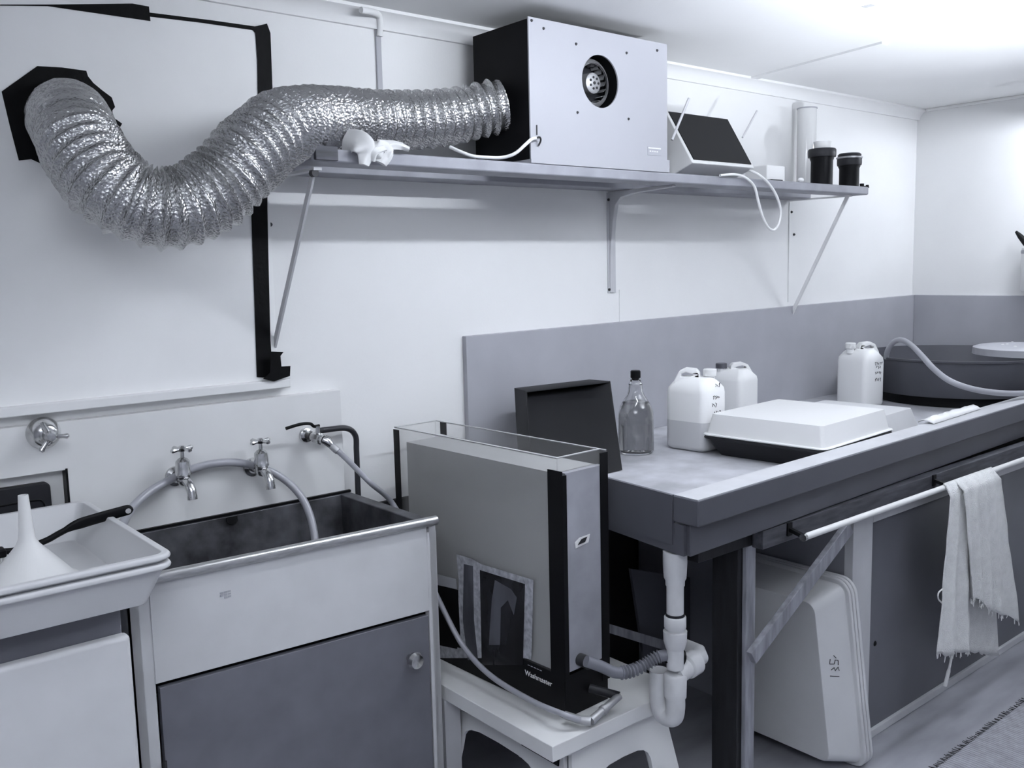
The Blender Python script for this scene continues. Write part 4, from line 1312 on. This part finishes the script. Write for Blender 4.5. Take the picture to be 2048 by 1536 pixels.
# ------------------------------------------------------------------ dim things under the bench
tag(MB().box(1.40, XR - 0.001, -0.020, 0.0, 0.001, 0.84).build('lower_shade_panel', mat('dark shade panel', 0.02, 0.8)), 'dark shade panel added behind the bench legs to imitate shade', 'panel')  # near-black panel added to stand in for deep shade under the bench
tag(MB().prism([U(1262, 1138, y=-0.30), U(1445, 1165, y=-0.30), U(1445, 1330, y=-0.30), U(1290, 1325, y=-0.30)], (0, 0.012, 0)).build('grey_board', M_DARKBRD), 'dim grey board leaning under the bench behind the waste pipe', 'board')
tag(MB().hexa([U(1206, 1262, y=-0.36), U(1360, 1310, y=-0.36), U(1360, 1310, y=-0.33), U(1206, 1262, y=-0.33), U(1206, 1244, y=-0.36), U(1360, 1290, y=-0.36), U(1360, 1290, y=-0.33), U(1206, 1244, y=-0.33)]).build('timber_batten', M_WOODL), 'grey timber batten crossing the dark space behind the ribbed hose', 'batten')

# ================================================================== THINGS ON THE BENCH
# black tray leaning on the splashback, another behind it
M_TRAYB = mat('black tray plastic', 0.010, 0.4, spec=0.25)


def quadtray(c4, back, name, label, rim=0.010):
    """tray standing on edge: c4 = rim corners (TL, TR, BR, BL), back = offset to its bottom"""
    c4 = [V(p) for p in c4]
    cen = sum(c4, V()) / 4
    back = V(back)
    bt = [cen + (p - cen) * 0.88 + back for p in c4]
    btin = [cen + (p - cen) * 0.86 + back * 0.94 for p in c4]
    inn = [cen + (p - cen) * 0.965 for p in c4]
    mb = MB().loft([bt, c4, inn, btin])
    return mb.build(name, M_TRAYB, bevel=0.001)


yA, yB = -0.11, -0.40
TLp, TRp = U(1051, 782, y=-0.16), U(1221, 762, y=-0.16)
BRp, BLp = U(1245, 940, z=SFZ + 0.002), None
BLp = V((BRp.x - (TRp.x - TLp.x) + 0.02, BRp.y - 0.0, SFZ + 0.002))
o = quadtray([TLp, TRp, BRp, BLp], V((-0.012, 0.070, 0.020)), 'black_tray', '')
tag(o, 'black developing tray leaning against the grey splashback left of the bottle', 'tray', 'black trays on the bench sink')
# glass bottle
bc = U(1272, 905, z=SFZ)
bc = V((bc.x, bc.y, SFZ + 0.001))
gb = thing('glass_bottle', bc, 'clear glass flagon bottle with dark stopper beside the leaning black tray', 'bottle')
def bz(py):
    return U(1272, py, y=bc.y).z - SFZ
Rb = 0.060
zsh = bz(828)
zsn = bz(775)
zc_ = bz(757)
prof = [(0.0, 0.0), (Rb - 0.006, 0.0), (Rb, 0.008), (Rb, bz(836)), (Rb - 0.002, bz(824)), (Rb - 0.008, bz(812)), (Rb - 0.020, bz(800)), (0.030, bz(791)), (0.0245, bz(782)), (0.0225, bz(772)), (0.0235, bz(768)), (0.0180, bz(764)), (0.0175, bz(760)), (0.0195, bz(758)), (0.0195, zc_), (0.0145, zc_)]
shell_in = [(r - 0.004, z - 0.002) for r, z in prof[3:-2]][::-1]
prof2 = prof + [(0.014, zc_ - 0.004)] + shell_in + [(Rb - 0.004, 0.012), (Rb - 0.012, 0.006), (0.0, 0.008)]
MB().lathe(prof2, bc, n=40, caps=False).build('bottle_body', M_GLASS, gb)
zl = bz(802)
MB().lathe([(0, 0.009), (Rb - 0.012, 0.007), (Rb - 0.0045, 0.013), (Rb - 0.0045, bz(836)), (Rb - 0.0065, bz(825)), (Rb - 0.0125, bz(813)), (Rb - 0.022, bz(803)), (0, bz(803))], bc, n=40).build('liquid', M_LIQ, gb)
zt2 = bz(741)
MB().lathe([(0, zc_ - 0.006), (0.012, zc_ - 0.006), (0.0135, zc_ + 0.001), (0.017, zc_ + 0.002), (0.017, zt2 - 0.003), (0.014, zt2), (0, zt2)], bc, n=20).build('stopper', M_BLKPL, gb)


def jerrycan(px_c, py_top, y, z0, w_, d_, label, cap_mat, liquid=0.0, marks=None, cap_side=-1, rot=0.0, hgt=None, rot_top=None):
    tp = U(px_c, py_top, y=y)
    H_ = hgt if hgt else tp.z - z0
    c = V((tp.x, y, z0))
    t = thing('jerrycan', c, label, 'jerrycan', 'white plastic jerrycans on the bench sink')
    Rm = Matrix.Translation(c) @ Matrix.Rotation(rot, 4, 'Z')

    def ring(w2, d2, z, r, sx=0.0):
        return [Rm @ V((x + sx, yy, z)) for x, yy in rrect(w2, d2, min(r, min(w2, d2) / 2.05))]
    r = 0.026
    k = cap_side * -1
    MB().loft([ring(w_ - 0.02, d_ - 0.02, 0, r), ring(w_ - 0.004, d_ - 0.004, 0.007, r), ring(w_, d_, 0.016, r), ring(w_, d_, H_ * 0.70, r), ring(w_ * 0.96, d_ * 0.97, H_ * 0.76, r), ring(w_ * 0.74, d_ * 0.84, H_ * 0.83, r), ring(w_ * 0.48, d_ * 0.70, H_ * 0.88, 0.02), ring(w_ * 0.40, d_ * 0.62, H_ * 0.89, 0.02)]).build('body', M_HDPE, t, angle=60)
    # ridge with the hand hole along the top
    Rm0 = Rm
    if rot_top is not None:
        Rm = Matrix.Translation(c) @ Matrix.Rotation(rot_top, 4, 'Z')
    th_ = 0.040
    pro = [(-d_ * 0.10, H_ * 0.80), (-d_ * 0.08, H_ * 0.94), (-d_ * 0.02, H_ * 0.985), (d_ * 0.20, H_ * 1.0), (d_ * 0.34, H_ * 0.96), (d_ * 0.44, H_ * 0.84), (d_ * 0.47, H_ * 0.72)]
    hol = [(d_ * 0.02, H_ * 0.915), (d_ * 0.20, H_ * 0.945), (d_ * 0.29, H_ * 0.925), (d_ * 0.30, H_ * 0.895), (d_ * 0.10, H_ * 0.895)]
    hm = MB().holed([Rm @ V((-th_ / 2, a_, b_)) for a_, b_ in pro], [Rm @ V((-th_ / 2, a_, b_)) for a_, b_ in hol], Rm.to_3x3() @ V((th_, 0, 0)))
    hm.build('handle', M_HDPE, t, bevel=0.006, segs=3)
    cy_ = -d_ * 0.28
    MB().lathe([(0.017, H_ * 0.82), (0.017, H_ * 0.93), (0, H_ * 0.93)], Rm @ V((0, cy_, 0)), n=20).build('neck', M_HDPE, t)
    MB().lathe([(0.0, H_ * 0.90), (0.0225, H_ * 0.90), (0.0225, H_ * 0.975), (0.020, H_ * 0.985), (0, H_ * 0.985)], Rm @ V((0, cy_, 0)), n=24).build('cap', cap_mat, t)
    Rm = Rm0
    if liquid:
        e_ = 0.0012
        part(MB().loft([ring(w_ - 0.02 + e_, d_ - 0.02 + e_, -0.0003 + 0.0006, r), ring(w_ - 0.004 + e_, d_ - 0.004 + e_, 0.007, r), ring(w_ + e_, d_ + e_, 0.016, r), ring(w_ + e_, d_ + e_, liquid, r)]).build('liquid_level', M_HDPE2, t, angle=60), 'darker band where liquid shows through')
    if marks:
        ln = []
        for (u, z, n_) in marks:
            for q in range(n_):
                x = -w_ / 2 + u * w_ + q * 0.010
                a_ = Rm @ V((x, -d_ / 2 - 0.0006, z + random.uniform(-.003, .003)))
                b_ = Rm @ V((x + random.uniform(.004, .008), -d_ / 2 - 0.0006, z + random.uniform(-.009, .006)))
                c_ = Rm @ V((x + random.uniform(0, .005), -d_ / 2 - 0.0006, z - random.uniform(.006, .012)))
                ln.append([a_, b_, c_])
        strokes(ln, 0.0011, 'handwriting', M_INK, t)
    return t


Z0 = SFZ + 0.001
jerrycan(1392, 735, -0.385, Z0, 0.135, 0.165, 'half full white jerrycan with white cap right of the glass bottle', M_WPL, liquid=0.100,
         marks=[(0.45, 0.225, 3), (0.35, 0.185, 4), (0.30, 0.160, 3), (0.40, 0.135, 4), (0.36, 0.115, 3)], rot=math.radians(4), rot_top=math.radians(35))
jerrycan(1466, 724, -0.115, Z0, 0.135, 0.165, 'white jerrycan with dark cap behind the half full one', mat('dark cap', 0.10, 0.5), rot=math.radians(4), rot_top=math.radians(-130))
jerrycan(1722, 683, -0.285, Z0, 0.125, 0.165, 'white jerrycan beside the dark round tub', M_WPL,
         marks=[(0.42, 0.190, 5), (0.50, 0.175, 3), (0.45, 0.150, 4), (0.45, 0.120, 4)], rot=math.radians(-10), rot_top=math.radians(-125))

# black tray with a white tray turned over it
rz = 0.983
k0, k1, k2 = U(1400, 868, z=rz), U(1652, 902, z=rz), U(1792, 858, z=rz)
ex_ = (k2 - k1)
ey_ = (k0 - k1)
wdt, dpt = ex_.length, ey_.length
ang = math.atan2(ex_.y, ex_.x)
cen = k1 + (k2 - k1) / 2 + (k0 - k1) / 2
cen = V((cen.x, cen.y, 0))
hgt = rz - Z0 - 0.004
cov = (U(1655, 853, z=rz + 0.06))
t = tray_mb(wdt - 0.09, dpt - 0.09, wdt - 0.03, dpt - 0.03, hgt, 0.013, r=0.016)
t.xf(Matrix.Translation((cen.x, cen.y, Z0)) @ Matrix.Rotation(ang, 4, 'Z'))
tag(t.build('black_tray', M_DKPL, bevel=0.002), 'flat black tray under the upturned white tray on the bench', 'tray', 'black trays on the bench sink')
lid_h = 0.070
t = tray_mb(wdt - 0.052, dpt - 0.052, wdt - 0.028, dpt - 0.028, lid_h, 0.013, r=0.014, lh=0.006)
t.xf(Matrix.Translation((cen.x, cen.y, rz - 0.003 + lid_h)) @ Matrix.Rotation(ang, 4, 'Z') @ Matrix.Rotation(PI, 4, 'X'))
tag(t.build('white_tray', M_WPL, bevel=0.003), 'white tray turned upside down over the flat black tray', 'tray', 'white trays on the bench sink')
# a further pale tray upside down behind it
q0 = U(1812, 858, z=SFZ + 0.02)
t = tray_mb(0.30, 0.34, 0.35, 0.39, 0.085, 0.010, r=0.014, lh=0.006)
p_ = U(1806, 815, z=Z0 + 0.085)
t.xf(Matrix.Translation((p_.x - 0.15, p_.y + 0.13, Z0 + 0.085)) @ Matrix.Rotation(ang, 4, 'Z') @ Matrix.Rotation(PI, 4, 'X'))
if min(p.x for p in t.v) < cen.x + wdt / 2 + 0.01:
    t.xf(Matrix.Translation((cen.x + wdt / 2 + 0.012 - min(p.x for p in t.v), 0, 0)))
tag(t.build('white_tray', M_TRAYW, bevel=0.003), 'small pale tray upside down beyond the larger white one', 'tray', 'white trays on the bench sink')

# ------------------------------------------------------------------ round tub
TX, TY, TR_ = 4.20, -0.48, 0.40
zrim = U(1763, 714, x=TX - TR_ + 0.02).z
zrim = 1.115
tb = thing('round_tub', (TX, TY, 0.955), 'big dark grey round tub at the right end of the bench', 'tub')
zb_ = 0.955
TR_ = 0.40
MB().lathe([(0, 0), (TR_ - 0.035, 0), (TR_ - 0.028, 0.008), (TR_ - 0.004, zrim - zb_ - 0.01), (TR_ + 0.004, zrim - zb_ - 0.008), (TR_ + 0.005, zrim - zb_), (TR_ - 0.006, zrim - zb_), (TR_ - 0.034, 0.010), (0, 0.008)], (TX, TY, zb_), n=72).build('wall', M_TUB, tb)
MB().lathe([(TR_ - 0.09, 0.001 + SFZ - zb_), (TR_ - 0.06, 0.001 + SFZ - zb_), (TR_ - 0.06, 0.0), (TR_ - 0.09, 0.0), (TR_ - 0.09, 0.001 + SFZ - zb_)], (TX, TY, zb_), n=64, caps=False).build('foot_ring', M_BLKPL, tb)
# pale lid across the tub
lc_ = V((4.30, -0.735, zrim + 0.002))
ld = thing('enamel_lid', lc_, 'pale grey round lid lying on the rim of the dark tub', 'lid')
RL = 0.215
MB().lathe([(0, 0.040), (RL * 0.6, 0.039), (RL * 0.92, 0.034), (RL, 0.028), (RL + 0.003, 0.000), (RL - 0.003, 0.0), (RL - 0.006, 0.024), (RL * 0.6, 0.034), (0, 0.036)], lc_, n=56).build('dome', M_TUBL, ld)
mb = MB()
for k in range(9):
    a = random.uniform(0, 2 * PI)
    r = RL * random.uniform(0.3, 0.8)
    mb.ball(lc_ + V((r * math.cos(a), r * math.sin(a), 0.0395 - 0.008 * max(0, r / RL - 0.5))), 0.006, (1.6, 1, 0.4), 10)
mb.build('water_drops', M_WPL, ld)
# hose over the tub edge
pts = [U(1772, 716, y=-0.34), U(1776, 700, y=-0.36), U(1788, 684, y=-0.40), U(1803, 680, y=-0.45), U(1822, 690, y=-0.52), U(1845, 713, y=-0.62), U(1868, 738, y=-0.72), U(1900, 762, y=-0.80), U(1945, 778, y=-0.86), U(2000, 786, y=-0.89), U(2055, 786, y=-0.91), U(2110, 776, y=-0.92)]
tag(MB().tube(spline(pts, 8), 0.0112, 14).build('pale_hose', mat('pale hose', 0.36, 0.35)), 'pale hose arching out of the dark tub down to the ledge', 'hose')
# crumpled white plastic along the inner ledge
mb = MB()
vs, fs = [], []
nu, nv = 30, 5
pa, pb = U(1850, 848, z=SB), U(1945, 818, z=SB)
for i in range(nu):
    u = i / (nu - 1)
    p = pa.lerp(pb, u)
    for k in range(nv):
        v = k / (nv - 1)
        vs.append(p + V((0, -0.03 + 0.055 * v, 0.004 + 0.016 * math.sin(PI * v) * (0.5 + abs(noise.noise(V((u * 9, v * 3, 1))))))))
for i in range(nu - 1):
    for k in range(nv - 1):
        a = i * nv + k
        fs.append((a, a + nv, a + nv + 1, a + 1))
tag(mb.add(vs, fs).build('plastic_sheet', M_WPL, solid=0.003), 'crumpled white plastic strip lying on the ledge before the tub', 'sheet')

# ================================================================== RIGHT WALL BOTTLE, FLOOR MAT
p = U(2068, 540, x=XR - 0.06)
zB = U(2046, 584, x=XR - 0.06).z
zT = U(2040, 497, x=XR - 0.06).z
sb_ = thing('spray_bottle', (p.x, p.y, zB), 'white bottle with black nozzle at the right edge by the wall', 'bottle')
rB = 0.054
cB = V((XR - 0.062, p.y + 0.0, zB))
MB().lathe([(0, 0), (rB * 0.85, 0), (rB, 0.012), (rB, (zT - zB) * 0.85), (rB * 0.95, (zT - zB) * 0.9), (rB, zT - zB), (0, zT - zB)], cB, n=32).build('body', M_WPL, sb_)
MB().lathe([(rB + 0.001, (zT - zB) * 0.88), (rB + 0.003, (zT - zB) * 0.92), (rB + 0.001, (zT - zB) * 0.96)], cB, n=32, caps=False).build('band', M_GREY, sb_)
q0, q1 = U(2032, 463, x=cB.x), U(2052, 486, x=cB.x)
MB().tube([V((cB.x, q0.y, q0.z)), V((cB.x, q0.y, q0.z)).lerp(V((cB.x, q1.y, q1.z)), 0.4), V((cB.x, q1.y, q1.z)), V((cB.x, cB.y, zT))], [0.006, 0.012, 0.016, 0.018], 14).build('nozzle', M_BLKPL, sb_)
# little wall ledge carrying it, just outside the picture
tag(MB().box(XR - 0.12, XR, cB.y - 0.25, cB.y + 0.01, zB - 0.012, zB - 0.0005).build('wall_ledge', M_TRIM, bevel=0.002), 'narrow white wall ledge carrying the bottle at the right edge', 'ledge')

ma, mb_ = U(2048, 1404, z=0), U(1880, 1540, z=0)
fm = thing('floor_mat', (3.3, -1.6, 0.0), 'grey ribbed floor mat with fringed edge at the lower right', 'mat')
ed_y = (ma.y + mb_.y) / 2
mb = MB()
mb.box(2.4, 4.6, -2.3, ed_y, 0.0005, 0.006)
mb.build('weave', M_MAT, fm)
rb_ = MB()
for k in range(180):
    x = 2.405 + k * 0.0122
    rb_.box(x, x + 0.008, -2.3, ed_y, 0.006, 0.0072)
rb_.build('ribs', M_MAT, fm)
fr_ = MB()
for k in range(220):
    x = 2.4 + k * 0.01
    q = V((x, ed_y, 0.004))
    fr_.tube([q, q + V((random.uniform(-.008, .008), 0.014 + random.uniform(0, .010), 0))], [0.0015, 0.0010], 5)
fr_.build('fringe', M_DKPL, fm)

# handwritten number on the outermost big tray
def on_front(px, py):
    return U(px, py, y=fyb - 0.0)


bpy.context.view_layer.update()
# locate the front wall of the outer tray along a view ray
dgx = bpy.context.evaluated_depsgraph_get()


def hit(px, py):
    d_ = (RIGHT * ((px - 1024) / FPX) - UP * ((py - 768) / FPX) + FWD).normalized()
    inv = big.matrix_world.inverted()
    ok, loc, nor, idx = big.ray_cast(inv @ CAM, (inv.to_3x3() @ d_).normalized())
    return (big.matrix_world @ loc) + (big.matrix_world.to_3x3() @ nor) * 0.0008 if ok else None


ink = [[(1660, 1352), (1678, 1353)], [(1662, 1340), (1668, 1335), (1670, 1341), (1676, 1334), (1678, 1341)], [(1660, 1318), (1659, 1328), (1668, 1328), (1670, 1320), (1676, 1321), (1676, 1330)], [(1667, 1311), (1672, 1316)]]
lines = []
for ln in ink:
    pl = [hit(*p) for p in ln]
    if all(p is not None for p in pl):
        lines.append(pl)
if lines:
    strokes(lines, 0.0012, 'handwriting', M_INK, big)

# private helper property is not part of the scene's description
for o in bpy.data.objects:
    if '_o' in o:
        del o['_o']
